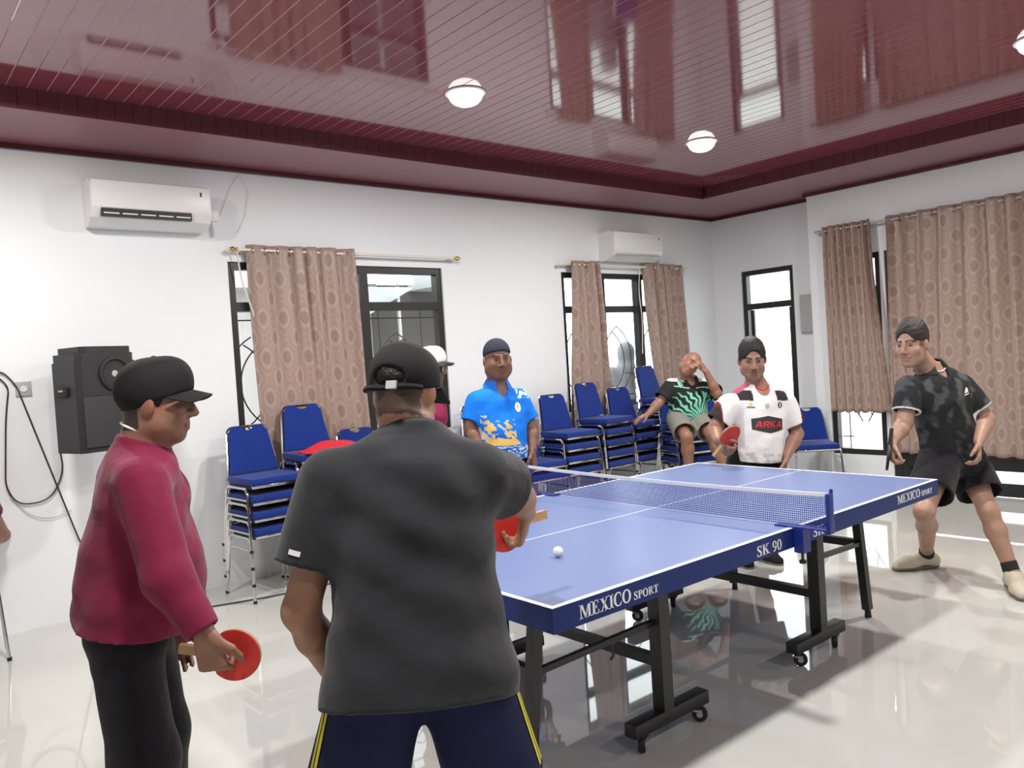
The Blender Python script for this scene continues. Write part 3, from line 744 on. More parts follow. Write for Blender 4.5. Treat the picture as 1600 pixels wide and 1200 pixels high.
def stack(x, y, n, dz, rz, where, dy=0.0):
    for i in range(n):
        lv = 'top' if i == n-1 else ('bottom' if i == 0 else ORD[i] + ' from bottom')
        chair(x-math.sin(-rz)*dy*i*0 + dy*i*math.sin(rz), y - dy*i*math.cos(rz), i*dz, rz, ('%s blue chair of %s' % (lv, where)))
stack(.64, 3.66, 4, .113, math.radians(4), 'the stack against wall left of the window')
stack(1.06, 3.70, 5, .113, math.radians(-3), 'the stack bearing a red cloth by left window')
stack(1.50, 3.70, 3, .113, math.radians(-4), 'the stack behind the black T-shirt player')
stack(2.72, 3.68, 4, .105, 0.0, 'the stack behind the blue shirt man')
stack(3.19, 3.68, 2, .105, math.radians(-4), 'the low pair right of blue shirt man')
stack(3.63, 3.68, 4, .112, math.radians(-3), 'the stack left of the middle window curtain')
stack(4.12, 3.68, 5, .104, math.radians(3), 'the stack before the narrow middle curtain')
stack(4.57, 3.68, 4, .113, math.radians(-2), 'the stack before the middle window')
stack(5.05, 3.68, 6, .108, math.radians(6), 'the tall stack behind seated man')
stack(4.66, 3.10, 4, .104, math.radians(-20), 'the stack under the seated man')
stack(5.30, 3.22, 3, .104, math.radians(-14), 'the stack right of the seated man')
chair(5.95, 2.52, 0, math.radians(-46), 'single blue chair by the right wall behind white jersey player')
chair(-1.24, 3.70, 0, math.radians(8), 'blue chair at the left edge of the picture')

# red cloth on the second stack, paper on the tall stack
rc = MB(); zt = .49+4*.113
def drape(cx, cy, z, L, Wd, rz, name, material, seed, hump):
    rnd = random.Random(seed); nx, ny = 26, 18; vs = []; ph = [rnd.uniform(0, 6) for _ in range(8)]
    top = []
    for j in range(ny+1):
        for i in range(nx+1):
            a, b_ = i/nx*2-1, j/ny*2-1
            r = max(abs(a), abs(b_)); edge = max(0, 1-r**4)
            h = hump*edge*(.55+.25*math.sin(3.1*a+ph[0])+.22*math.sin(4.3*b_+ph[1]+1.5*a)+.12*math.sin(9*a+5*b_+ph[2]))
            wv = 1+.10*math.sin(3*a+ph[3])+.05*math.sin(7*b_+ph[4])
            top.append((L*a*(1+.07*math.sin(4*b_+ph[5])), Wd*b_*wv, max(0.004, h+.006)))
    c, s = math.cos(rz), math.sin(rz); n = len(top)
    P = [(c*x-s*y, s*x+c*y, zz) for x, y, zz in top] + [(c*x-s*y, s*x+c*y, 0.001) for x, y, zz in top]
    fs = []
    for j in range(ny):
        for i in range(nx):
            q = (j*(nx+1)+i, j*(nx+1)+i+1, (j+1)*(nx+1)+i+1, (j+1)*(nx+1)+i); fs.append(q); fs.append(tuple(n+k for k in reversed(q)))
    ring = [i for i in range(nx+1)] + [(j)*(nx+1)+nx for j in range(1, ny+1)] + [ny*(nx+1)+i for i in range(nx-1, -1, -1)] + [j*(nx+1) for j in range(ny-1, 0, -1)]
    for k in range(len(ring)):
        a, b_ = ring[k], ring[(k+1) % len(ring)]; fs.append((b_, a, n+a, n+b_))
    return MB().add(P, fs).build(name, material, None, True, loc=(cx, cy, z))
tag(drape(1.13, 3.58, zt+.001, .24, .15, .1, 'folded_shirt', 'cloth_red', 4, .062), 'crumpled red shirt lying on a chair stack by left window', 'shirt')
tag(MB().box((-.10, -.14, 0), (.10, .14, .004)).build('paper_sheet', 'paper', None, loc=(5.03, 3.56, .491+5*.108)), 'pale sheet of paper on the tall chair stack', 'paper')

# ================================================================== PADDLES
def paddle(label, c, ex, ez, s=1.0, front='rubber_red', back='rubber_dark', wood='paddle_wood'):
    """c = centre of the blade, ex = direction of the handle, ez = direction the front rubber looks"""
    ex = np.array(ex, float); ex /= np.linalg.norm(ex); ez = np.array(ez, float); ez -= ex*np.dot(ex, ez); ez /= np.linalg.norm(ez); ey = np.cross(ez, ex)
    t = thing('table_tennis_paddle', label, 'paddle', tuple(map(float, c)), 0, 'table tennis paddles')
    def ol(k): 
        out = []
        for i in range(40):
            a = 2*math.pi*i/40; x, y = -.079*math.cos(a), .076*math.sin(a)
            if x > .052:
                y = y*.85
            out.append((x*k*s, y*k*s))
        return out
    MB().prism(ol(1.0), (-ez*.003, ex, ey, ez), .006).build('blade', wood, t)
    def cut(k): return [(min(x, .060*s), y) for x, y in ol(k)]
    MB().prism(cut(.985), (ez*.003, ex, ey, ez), .004).build('rubber', front, t)
    MB().prism(cut(.985), (-ez*.007, ex, ey, ez), .004).build('rubber', back, t)
    MB().obox(ex*.118*s, (ex, ey, ez), (.050*s, .0135*s, .0105*s)).build('handle', wood, t)
    return t
# ================================================================== PEOPLE: smooth implicit bodies, meshed once per body / garment
def _n(v): v = np.array(v, float); return v/np.linalg.norm(v)
class Field:
    """signed-distance grid with smooth unions of tapered limbs, ellipsoids and lofted trunks"""
    def __init__(s, lo, hi, h):
        s.h = h; s.lo = np.array(lo, float)
        n = np.ceil((np.array(hi)-s.lo)/h).astype(int)+1
        s.ax = [ (s.lo[i]+h*np.arange(n[i])).astype(np.float32) for i in range(3)]
        s.D = np.full(tuple(n), 1.0, np.float32); s.caps = []
    def _sub(s, lo, hi):
        sl = []
        for i in range(3):
            a = int(np.clip(np.floor((lo[i]-s.lo[i])/s.h), 0, len(s.ax[i]))); b = int(np.clip(np.ceil((hi[i]-s.lo[i])/s.h)+1, 0, len(s.ax[i])))
            sl.append(slice(a, b))
        return tuple(sl)
    def _pts(s, sl):
        return s.ax[0][sl[0]][:, None, None], s.ax[1][sl[1]][None, :, None], s.ax[2][sl[2]][None, None, :]
    def _mix(s, sl, d, k, sub=False):
        D = s.D[sl]
        if sub:
            d = -d; hh = np.clip(.5-.5*(D-d)/k, 0, 1); s.D[sl] = D*(1-hh)+d*hh + k*hh*(1-hh)
        else:
            hh = np.clip(.5+.5*(D-d)/k, 0, 1); s.D[sl] = D*(1-hh)+d*hh - k*hh*(1-hh)
    def limb(s, a, b, ra, rb, k=.02, cuts=(), sub=False, flat=None, cap=False):
        a = np.array(a, float); b = np.array(b, float); R_ = max(ra, rb)*(1.0 if flat is None else 1.0)+k+3*s.h
        sl = s._sub(np.minimum(a, b)-R_, np.maximum(a, b)+R_); X, Y, Z = s._pts(sl)
        if 0 in (X.size, Y.size, Z.size): return s
        ba = b-a; L2 = max(np.dot(ba, ba), 1e-9)
        px, py, pz = X-np.float32(a[0]), Y-np.float32(a[1]), Z-np.float32(a[2])
        t = np.clip((px*ba[0]+py*ba[1]+pz*ba[2])/L2, 0, 1)
        qx, qy, qz = px-t*ba[0], py-t*ba[1], pz-t*ba[2]
        if flat is not None:                       # flattened along a direction: (dir, factor<1)
            fd, ff = flat; c = qx*fd[0]+qy*fd[1]+qz*fd[2]
            g2 = (1/ff**2-1); d = np.sqrt(qx*qx+qy*qy+qz*qz+g2*c*c)-(ra+t*(rb-ra))
        else:
            d = np.sqrt(qx*qx+qy*qy+qz*qz)-(ra+t*(rb-ra))
        for p, n in cuts:
            d = np.maximum(d, (X-p[0])*n[0]+(Y-p[1])*n[1]+(Z-p[2])*n[2])
        s._mix(sl, d, k, sub)
        if cap:                                    # hollow mouth of a sleeve or trouser leg
            p, n = cuts[0]; t_ = np.clip(np.dot(np.array(p)-a, ba)/L2, 0, 1); rr = ra+t_*(rb-ra)-.013
            s.limb(np.array(p)-np.array(n)*.012, np.array(p)+np.array(n)*.03, rr, rr, .004, sub=True)
        return s
    def ell(s, c, R, r, k=.02, sub=False, cuts=()):
        c = np.array(c, float); m = max(r)+k+3*s.h; sl = s._sub(c-m, c+m); X, Y, Z = s._pts(sl)
        if 0 in (X.size, Y.size, Z.size): return s
        px, py, pz = X-c[0], Y-c[1], Z-c[2]; k0 = 0; k1 = 0
        for i in range(3):
            q = px*R[i][0]+py*R[i][1]+pz*R[i][2]; k0 = k0+(q/r[i])**2; k1 = k1+(q/r[i]**2)**2
        k0 = np.sqrt(k0); d = k0*(k0-1)/np.sqrt(k1+1e-9)
        for p, n in cuts: d = np.maximum(d, (X-p[0])*n[0]+(Y-p[1])*n[1]+(Z-p[2])*n[2])
        s._mix(sl, d.astype(np.float32), k, sub); return s
    def loft(s, o, U, Rv, F, L, prof, k=.02, cap0=False, cap1=False, wr=0.0, seed=0, sub=False):
        """trunk along U from o; prof rows (t, rx, ry, forward offset); flat ends"""
        o = np.array(o, float); pr = np.array(prof, float); m = pr[:, 1:3].max()+np.abs(pr[:, 3]).max()+k+3*s.h
        a, b = o+U*L*pr[0, 0], o+U*L*pr[-1, 0]
        sl = s._sub(np.minimum(a, b)-m, np.maximum(a, b)+m); X, Y, Z = s._pts(sl)
        px, py, pz = X-o[0], Y-o[1], Z-o[2]
        t = (px*U[0]+py*U[1]+pz*U[2])/L; x = px*Rv[0]+py*Rv[1]+pz*Rv[2]; y = px*F[0]+py*F[1]+pz*F[2]
        tt = np.linspace(pr[0, 0], pr[-1, 0], 200); ker = np.hanning(15); ker /= ker.sum()
        def sm(c):
            v = np.interp(tt, pr[:, 0], c); return np.convolve(np.pad(v, 7, mode='edge'), ker, 'valid')
        sh = t.shape; tf = t.ravel()
        rx = np.interp(tf, tt, sm(pr[:, 1])).reshape(sh); ry = np.interp(tf, tt, sm(pr[:, 2])).reshape(sh); of = np.interp(tf, tt, sm(pr[:, 3])).reshape(sh)
        yy = y-of; q = np.sqrt((x/rx)**2+(yy/ry)**2)
        d = (q-1)*q/np.sqrt((x/rx**2)**2+(yy/ry**2)**2+1e-8)
        if wr: d = d + wr*(np.sin(23*x+17*t*L+seed)*np.sin(19*y-31*t*L+seed)+.6*np.sin(41*t*L+13*x+9*y+2*seed)*np.sin(15*x-11*y))
        d = np.maximum(d, np.maximum((pr[0, 0]-t)*L, (t-pr[-1, 0])*L))
        s._mix(sl, d.astype(np.float32), k, sub)
        if cap0:
            q = pr[0].copy(); s.loft(o, U, Rv, F, L, [(q[0]-.06/L, q[1]-.020, q[2]-.020, q[3]), (q[0]+.012/L, q[1]-.020, q[2]-.020, q[3])], .004, sub=True)
        return s
    def torus(s, c, n, R, r, k=.01, sx=None):
        c = np.array(c, float); n = _n(n); m = R+r+k+3*s.h; sl = s._sub(c-m, c+m); X, Y, Z = s._pts(sl)
        px, py, pz = X-c[0], Y-c[1], Z-c[2]; h_ = px*n[0]+py*n[1]+pz*n[2]
        rad = np.sqrt(np.maximum(px*px+py*py+pz*pz-h_*h_, 0)); d = np.sqrt((rad-R)**2+h_**2)-r
        s._mix(sl, d.astype(np.float32), k); return s
    def mesh(s):
        D = s.D; S = D < 0
        c = S[:-1,:-1,:-1].astype(np.int8)
        for i in (0,1):
            for j in (0,1):
                for k in (0,1):
                    if i+j+k: c = c + S[i:S.shape[0]-1+i, j:S.shape[1]-1+j, k:S.shape[2]-1+k]
        act = (c > 0) & (c < 8); I, J, K = np.nonzero(act); n = len(I)
        idx = np.full(act.shape, -1, np.int32); idx[act] = np.arange(n)
        acc = np.zeros((n, 3)); cnt = np.zeros(n)
        co = [(i,j,k) for i in (0,1) for j in (0,1) for k in (0,1)]
        for a in co:
            for ax in range(3):
                if a[ax]: continue
                b = list(a); b[ax] = 1
                da = D[I+a[0], J+a[1], K+a[2]]; db = D[I+b[0], J+b[1], K+b[2]]; m = (da < 0) != (db < 0)
                t = np.where(m, da/np.where(m, da-db, 1), 0)
                p = np.tile(np.array(a, float), (n, 1)); p[:, ax] = t
                acc[m] += p[m]; cnt[m] += 1
        V = s.lo + s.h*(np.stack([I, J, K], 1)+acc/cnt[:, None])
        quads = []
        for ax in range(3):
            o1, o2 = [(1,2),(2,0),(0,1)][ax]
            sh = list(S.shape); A = [slice(None)]*3; B = [slice(None)]*3
            A[ax] = slice(0, sh[ax]-1); B[ax] = slice(1, sh[ax])
            ed = S[tuple(A)] != S[tuple(B)]
            P = np.stack(np.nonzero(ed), 1)
            ok = (P[:, o1] > 0) & (P[:, o2] > 0) & (P[:, o1] < sh[o1]-1) & (P[:, o2] < sh[o2]-1); P = P[ok]
            def at(d1, d2):
                Q = P.copy(); Q[:, o1] -= d1; Q[:, o2] -= d2; return idx[Q[:, 0], Q[:, 1], Q[:, 2]]
            q = np.stack([at(1,1), at(0,1), at(0,0), at(1,0)], 1)
            ins = S[P[:, 0], P[:, 1], P[:, 2]]; q[~ins] = q[~ins][:, ::-1]
            quads.append(q)
        Q = np.concatenate(quads)
        Q = Q[(Q >= 0).all(1)]
        if s.caps:
            cen = V[Q].mean(1); keep = np.ones(len(Q), bool)
            for p, nn, r in s.caps:
                dd = cen-p; keep &= ~((np.abs(dd@nn) < .75*s.h) & (np.linalg.norm(dd, axis=1) < r))
            Q = Q[keep]
        return V, Q
def relax(V, Q, it=2, w=.5):
    for _ in range(it):
        acc = np.zeros_like(V); cnt = np.zeros(len(V))
        for a, b in ((0,1),(1,2),(2,3),(3,0)):
            np.add.at(acc, Q[:, a], V[Q[:, b]]); np.add.at(cnt, Q[:, a], 1)
            np.add.at(acc, Q[:, b], V[Q[:, a]]); np.add.at(cnt, Q[:, b], 1)
        V = V*(1-w)+w*acc/np.maximum(cnt, 1)[:, None]
    return V
def mesh_obj(name, V, Q, material, parent, base, dye=None, solid=0.0):
    used = np.unique(Q); rm = np.full(len(V), -1); rm[used] = np.arange(len(used)); V = V[used]; Q = rm[Q]
    me = bpy.data.meshes.new(name); me.vertices.add(len(V)); me.vertices.foreach_set('co', (V-base).astype(np.float32).ravel())
    me.loops.add(Q.size); me.loops.foreach_set('vertex_index', Q.astype(np.int32).ravel())
    me.polygons.add(len(Q)); me.polygons.foreach_set('loop_start', np.arange(0, Q.size, 4, dtype=np.int32))
    me.polygons.foreach_set('use_smooth', np.ones(len(Q), bool)); me.update(calc_edges=True)
    if dye is not None:
        col = np.ones((len(V), 4), np.float32); col[:, :3] = dye(V) if callable(dye) else dye
        at = me.attributes.new('dye', 'FLOAT_COLOR', 'POINT'); at.data.foreach_set('color', col.ravel())
    me.materials.append(MATS[material]); o = bpy.data.objects.new(name, me); C.objects.link(o); o.parent = parent
    if solid:
        md = o.modifiers.new('thickness', 'SOLIDIFY'); md.thickness = solid; md.offset = -1
    return o
def noise3(P, f, seed=0):
    r = np.random.RandomState(seed); v = 0
    for i in range(7):
        d = r.normal(size=3); d /= np.linalg.norm(d); v = v+np.sin(P@(d*f*(.6+.25*i))*6.28+r.uniform(0, 6.28))
    return v/7*1.8
mat_attr('skin', 0.48, 0.4, 0.06, 90.0)
mat_attr('cloth_dyed', 0.8, 0.2, 0.30, 16.0)
mat('cloth_black', (0.012, 0.012, 0.015), 0.9, spec=0.15, bump=0.5, bscale=9, sheen=0.1)
mat('cloth_charcoal', (0.023, 0.0245, 0.028), 0.85, spec=0.2, bump=0.55, bscale=7, sheen=0.15)
mat('cloth_navy', (0.010, 0.014, 0.052), 0.8, spec=0.2, bump=0.4, bscale=8)
mat('cloth_maroon', (0.185, 0.010, 0.042), 0.8, spec=0.25, bump=0.6, bscale=8, sheen=0.1)
mat('cloth_grey', (0.20, 0.195, 0.17), 0.85, bump=0.4, bscale=10)
mat('cloth_white', (0.78, 0.77, 0.76), 0.8, bump=0.4, bscale=10)
mat('cap_black', (0.015, 0.015, 0.016), 0.8, spec=0.2, bump=0.06, bscale=120)
mat('hair_black', (0.011, 0.010, 0.009), 0.5, spec=0.4, bump=0.35, bscale=200)
mat('hair_brown', (0.022, 0.014, 0.010), 0.5, spec=0.4, bump=0.35, bscale=200)
mat('eye_white', (0.22, 0.18, 0.16), 0.5); mat('eye_dark', (0.012, 0.008, 0.006), 0.15)
mat('stripe_yellow', (0.62, 0.55, 0.03), 0.6)
mat('logo_white', (0.80, 0.80, 0.80), 0.6); mat('logo_black', (0.02, 0.018, 0.018), 0.6); mat('logo_red', (0.60, 0.02, 0.03), 0.6); mat('logo_yellow', (0.70, 0.55, 0.05), 0.6); mat('logo_teal', (0.35, 0.55, 0.55), 0.6)
mat('shoe_cream', (0.56, 0.51, 0.40), 0.6, bump=0.2, bscale=60); mat('shoe_sole', (0.16, 0.14, 0.12), 0.7); mat('sock_black', (0.02, 0.018, 0.016), 0.9)
mat('glass_lens', (0.25, 0.25, 0.26), 0.08, spec=0.8)

def frame(f, up=(0,0,1)):
    f = _n(f); u = np.array(up, float); u = _n(u-f*np.dot(u, f)); r = np.cross(f, u); return r, u, f     # right (of the person), up, forward

def hand(fd, wr, d, palm, s=1.0, curl=.5, side=1, spread=.10, thumb_curl=.4):
    """wr wrist, d finger direction, palm = direction the palm faces, side=+1 when the thumb points along cross(d, palm)"""
    d = _n(d); palm = np.array(palm, float); palm = _n(palm-d*np.dot(palm, d)); lat = _n(np.cross(d, palm))*side
    kb = wr+d*.088*s
    for q in (-.028, -.010, .010, .026):
        fd.limb(wr+d*.012*s+lat*q*.75*s, kb+lat*q*1.05*s, .017*s, .0145*s, .012, flat=(palm, .85))
    lens = (.068, .078, .074, .058); offs = (.031, .0105, -.0105, -.030)
    for i in range(4):
        p = kb+lat*offs[i]*s-palm*.002*s; ang = 0.0; fdir = _n(d+lat*(offs[i]/.03)*spread)
        for j, fr in enumerate((.46, .31, .23)):
            ang += curl*(1.0, 1.15, .7)[j]*(1+.06*i)
            v = fdir*math.cos(ang)+palm*math.sin(ang); q = p+v*lens[i]*1.05*fr*s
            fd.limb(p, q, (.0092, .0085, .0078)[j]*s, (.0086, .0079, .0068)[j]*s, .005); p = q
    p = wr+d*.025*s+lat*.026*s; v = _n(d*.62+lat*.75+palm*.25)
    q = p+v*.040*s; fd.limb(p, q, .0165*s, .0115*s, .012); p = q
    for j in range(2):
        v = _n(v*math.cos(thumb_curl)+(d*.8+palm*.5-lat*.45)*math.sin(thumb_curl)); q = p+v*(.034, .026)[j]*s; fd.limb(p, q, (.0108, .0098)[j]*s, (.0098, .0078)[j]*s, .006); p = q

def head_field(fd, c, r, u, f, nb, s=1.0, fat=0.0, neck_r=.055, nose=1.0):
    P = lambda a, b, e: c+(r*a+u*b+f*e)*s
    fd.ell(P(0, .034, -.012), (r, f, u), (.076*s, .097*s, .086*s), .02)
    fd.ell(P(0, -.042, .020), (r, f, u), ((.061+fat)*s, (.072)*s, (.078)*s), .035)
    fd.limb(P(-.012, -.098, .060), P(.012, -.098, .060), .021*s, .021*s, .03)
    fd.limb(P(-.040, -.066, .012), P(.040, -.066, .012), (.028+fat*.6)*s, (.028+fat*.6)*s, .03)
    fd.limb(P(-.030, .020, .079), P(.030, .020, .079), .0135*s, .0135*s, .018)
    for q in (-1, 1):
        fd.ell(P(q*.040, -.028, .060), (r, f, u), (.022*s, .022*s, .022*s), .025)
        fd.ell(P(q*.031, .002, .097), (r, f, u), (.017*s, .015*s, .0115*s), .010, sub=True)
        e = P(q*(.074+fat*.3), -.008, -.008); fd.ell(e, (_n(r*q+f*(-.35)), f, u), (.010*s, .019*s, .031*s), .008)
        fd.ell(P(q*.014, -.036, .098), (r, f, u), (.010*s, .011*s, .009*s), .008)
    fd.limb(P(0, .012, .090), P(0, -.030, .090+.020*nose), .0085*s, .0125*s, .010)
    fd.limb(P(-.017, -.060, .0865), P(.017, -.060, .0865), .0085*s, .0085*s, .007)
    fd.limb(P(-.014, -.0745, .0855), P(.014, -.0745, .0855), .0090*s, .0090*s, .007)
    fd.limb(P(-.022, -.0672, .097), P(.022, -.0672, .097), .0030*s, .0030*s, .004, sub=True)
    fd.limb(nb-u*.03*s, P(0, -.045, -.022), (neck_r+.004)*s, neck_r*s, .03)
def skin_dye(c, r, u, f, s, base, brow=(.02, .014, .012), lip=None, stubble=.0, extra=None, fade=0.0, nape=0.0):
    lip = np.array(base)*np.array((.80, .58, .60)) if lip is None else lip
    base = np.array(base)
    def fn(V):
        q = (V-c)/s; a = q@r; b = q@u; e = q@f
        col = np.tile(base, (len(V), 1)); n = noise3(V, 9, 3)[:, None]; col = col*(1+.06*n)
        m = (np.abs(b+.066+.12*np.abs(a)*0) < .0125-.28*np.abs(a)) & (np.abs(a) < .030) & (e > .078)
        col[m] = lip
        bl = .0275-((np.abs(a)-.031)/.022)**2*.006
        m = (np.abs(b-bl) < .0052) & (np.abs(a) > .010) & (np.abs(a) < .052) & (e > .045)
        col[m] = brow
        if stubble:
            m = (b < -.05) & (b > -.115) & (e > .02) & ~((np.abs(b+.066) < .012) & (np.abs(a) < .03)); col[m] = col[m]*(1-stubble)+np.array((.05, .04, .038))*stubble
        m = (np.abs(a) > .066) & (np.abs(b) < .03) & (np.abs(e) < .03); col[m] = col[m]*np.array((1.12, .95, .92))
        if fade:
            m = (b > -.01) & (e < .045) & (np.abs(a) > .03) & ~((np.abs(a) > .070) & (np.abs(b) < .03)); col[m] = col[m]*(1-fade)+np.array((.03, .022, .018))*fade
            m = (b > -.03) & (e < -.05); col[m] = col[m]*(1-fade)+np.array((.03, .022, .018))*fade*.8
        if nape:
            m = (e < -.035) & (b > -.078) & (b < .02); col[m] = col[m]*(1-nape)+np.array((.018, .014, .012))*nape
        if extra: col = extra(V, col)
        return np.clip(col, 0, 1)
    return fn
def eyes(parent, base, c, r, u, f, s, look=None):
    look = f if look is None else _n(look)
    def ellipsoid(p, rr, n=12):
        mb = MB(); vs = []
        for i in range(n//2+1):
            for k in range(n):
                a_, b_ = math.pi*i/(n//2), 2*math.pi*k/n
                vs.append(p+r*rr[0]*math.sin(a_)*math.cos(b_)+u*rr[1]*math.sin(a_)*math.sin(b_)+f*rr[2]*math.cos(a_))
        return mb.add(vs, [(i*n+k, i*n+(k+1) % n, (i+1)*n+(k+1) % n, (i+1)*n+k) for i in range(n//2) for k in range(n)])
    for q in (-1, 1):
        p = c+(r*q*.031+u*.0005+f*.0795)*s-base
        o = ellipsoid(p, (.0135*s, .0042*s, .0055*s)).build('eye', 'eye_white', parent, True)
        ellipsoid(p+look*.0022*s, (.0060*s, .0047*s, .0052*s)).build('iris', 'eye_dark', o, True)
def hair(name, parent, base, c, r, u, f, s, material='hair_black', front=.072, back=-.055, thick=.010, top=.012, h=.0055, sides=True, carve=.070):
    fd = Field(c-.16*s, c+.17*s, h)
    P = lambda a, b, e: c+(r*a+u*b+f*e)*s
    a, b = P(0, front, .092), P(0, back, -.10); nn = _n(np.cross(r, b-a)); nn = nn if np.dot(nn, u) < 0 else -nn
    fd.ell(P(0, .036+top*.4, -.012), (r, f, u), ((.077+thick)*s, (.098+thick)*s, (.087+top)*s), .004, cuts=((a, nn),))
    fd.ell(P(0, carve-.062, .125), (r, f, u), (.062*s, .062*s, .062*s), .008, sub=True)
    if sides:
        for q in (-1, 1): fd.ell(P(q*.071, .022, .018), (r, f, u), (.009*s, .014*s, .034*s), .012)
    V, Q = fd.mesh(); V = V+noise3(V, 26, 5)[:, None]*.0022*(V-c)/np.linalg.norm(V-c, axis=1)[:, None]
    return mesh_obj(name, relax(V, Q, 1), Q, material, parent, base)
def cap_hat(parent, base, c, r, u, f, s, material='cap_black', brim_mat='cap_black', low_back=-.035, low_front=.048, tall=.022, brim=.078, name='cap', droop=.012, opening=False, bw=.085):
    fd = Field(c-.17*s, c+.18*s, .005)
    P = lambda a, b, e: c+(r*a+u*b+f*e)*s
    a, b = P(0, low_front, .10), P(0, low_back, -.11); nn = _n(np.cross(r, b-a)); nn = nn if np.dot(nn, u) < 0 else -nn
    fd.ell(P(0, .036, -.007), (r, f, u), (.089*s, .110*s, (.086+tall)*s), .004, cuts=((a, nn),))
    fd.ell(P(0, .082, .046), (r, f, u), (.056*s, .050*s, (.038+tall)*s), .040, cuts=((a, nn),))
    if opening:
        oc = P(0, .004, -.120); fd.ell(oc, (r, f, u), (.048*s, .05*s, .030*s), .004, sub=True)
    V, Q = fd.mesh(); o = mesh_obj(name, relax(V, Q, 1), Q, material, parent, base)
    # curved brim
    mb = MB(); nx, ny = 20, 8; top = []
    for j in range(ny+1):
        for i in range(nx+1):
            x = (i/nx*2-1)*bw; w = x/bw; y0 = .098*math.sqrt(max(0, 1-(x/.094)**2)); y1 = .096+brim*math.sqrt(max(0, 1-w*w*.98))
            y0 = min(y0, y1); y = y0+(y1-y0)*j/ny
            top.append(P(x, low_front+.004-droop*(j/ny)-.022*w*w-.004*(1-j/ny), y))
    n = len(top); th = u*.004*s; vs = [p-base for p in top]+[p-th-base for p in top]; fs = []
    for j in range(ny):
        for i in range(nx):
            q = (j*(nx+1)+i, j*(nx+1)+i+1, (j+1)*(nx+1)+i+1, (j+1)*(nx+1)+i); fs.append(q); fs.append(tuple(n+k for k in reversed(q)))
    ring = [i for i in range(nx+1)]+[j*(nx+1)+nx for j in range(1, ny+1)]+[ny*(nx+1)+i for i in range(nx-1, -1, -1)]+[j*(nx+1) for j in range(ny-1, 0, -1)]
    for k in range(len(ring)):
        a_, b_ = ring[k], ring[(k+1) % len(ring)]; fs.append((b_, a_, n+a_, n+b_))
    mb.add(vs, fs).build('brim', brim_mat, o, True)
    MB().lathe([(.009*s, 0), (.007*s, .004*s), (0, .006*s)], P(0, .121+tall, -.007)-base, 10, u).build('button', material, o, True)
    return o
def decal(name, target, base, parent, material, polys, o, ex, ey, out, off=.0025, sub=8, depth=.5):
    """flat print pressed on a garment: 2-D polygons (metres) around o, along ex / ey, thrown along -out on to the cloth"""
    dg = bpy.context.evaluated_depsgraph_get()
    bvh = BVHTree.FromPolygons([v.co for v in target.data.vertices], [tuple(p.vertices) for p in target.data.polygons])
    ex, ey, out = _n(ex), _n(ey), _n(out); bm = bmesh.new()
    for poly in polys:
        f = bm.faces.new([bm.verts.new((x, y, 0)) for x, y in poly])
    bmesh.ops.triangulate(bm, faces=bm.faces[:])
    for _ in range(4):
        lg = [e for e in bm.edges if e.calc_length() > .014]
        if not lg: break
        bmesh.ops.subdivide_edges(bm, edges=lg, cuts=1); bmesh.ops.triangulate(bm, faces=[f for f in bm.faces if len(f.verts) > 3])
    ob = Vector(tuple(np.array(o)-base)); X, Y, O = Vector(ex), Vector(ey), Vector(out); bad = []
    for v in bm.verts:
        p = ob+X*v.co.x+Y*v.co.y; h = bvh.ray_cast(p+O*depth, -O, depth*2)
        if h[0] is None: bad.append(v); continue
        v.co = h[0]+O*off
    bmesh.ops.delete(bm, geom=bad, context='VERTS')
    me = bpy.data.meshes.new(name); bm.to_mesh(me); bm.free(); me.materials.append(MATS[material])
    ob_ = bpy.data.objects.new(name, me); C.objects.link(ob_); ob_.parent = parent
    return ob_
def disc(r, n=20, cx=0, cy=0, sy=1.0): return [(cx+r*math.cos(2*math.pi*i/n), cy+r*sy*math.sin(2*math.pi*i/n)) for i in range(n)]

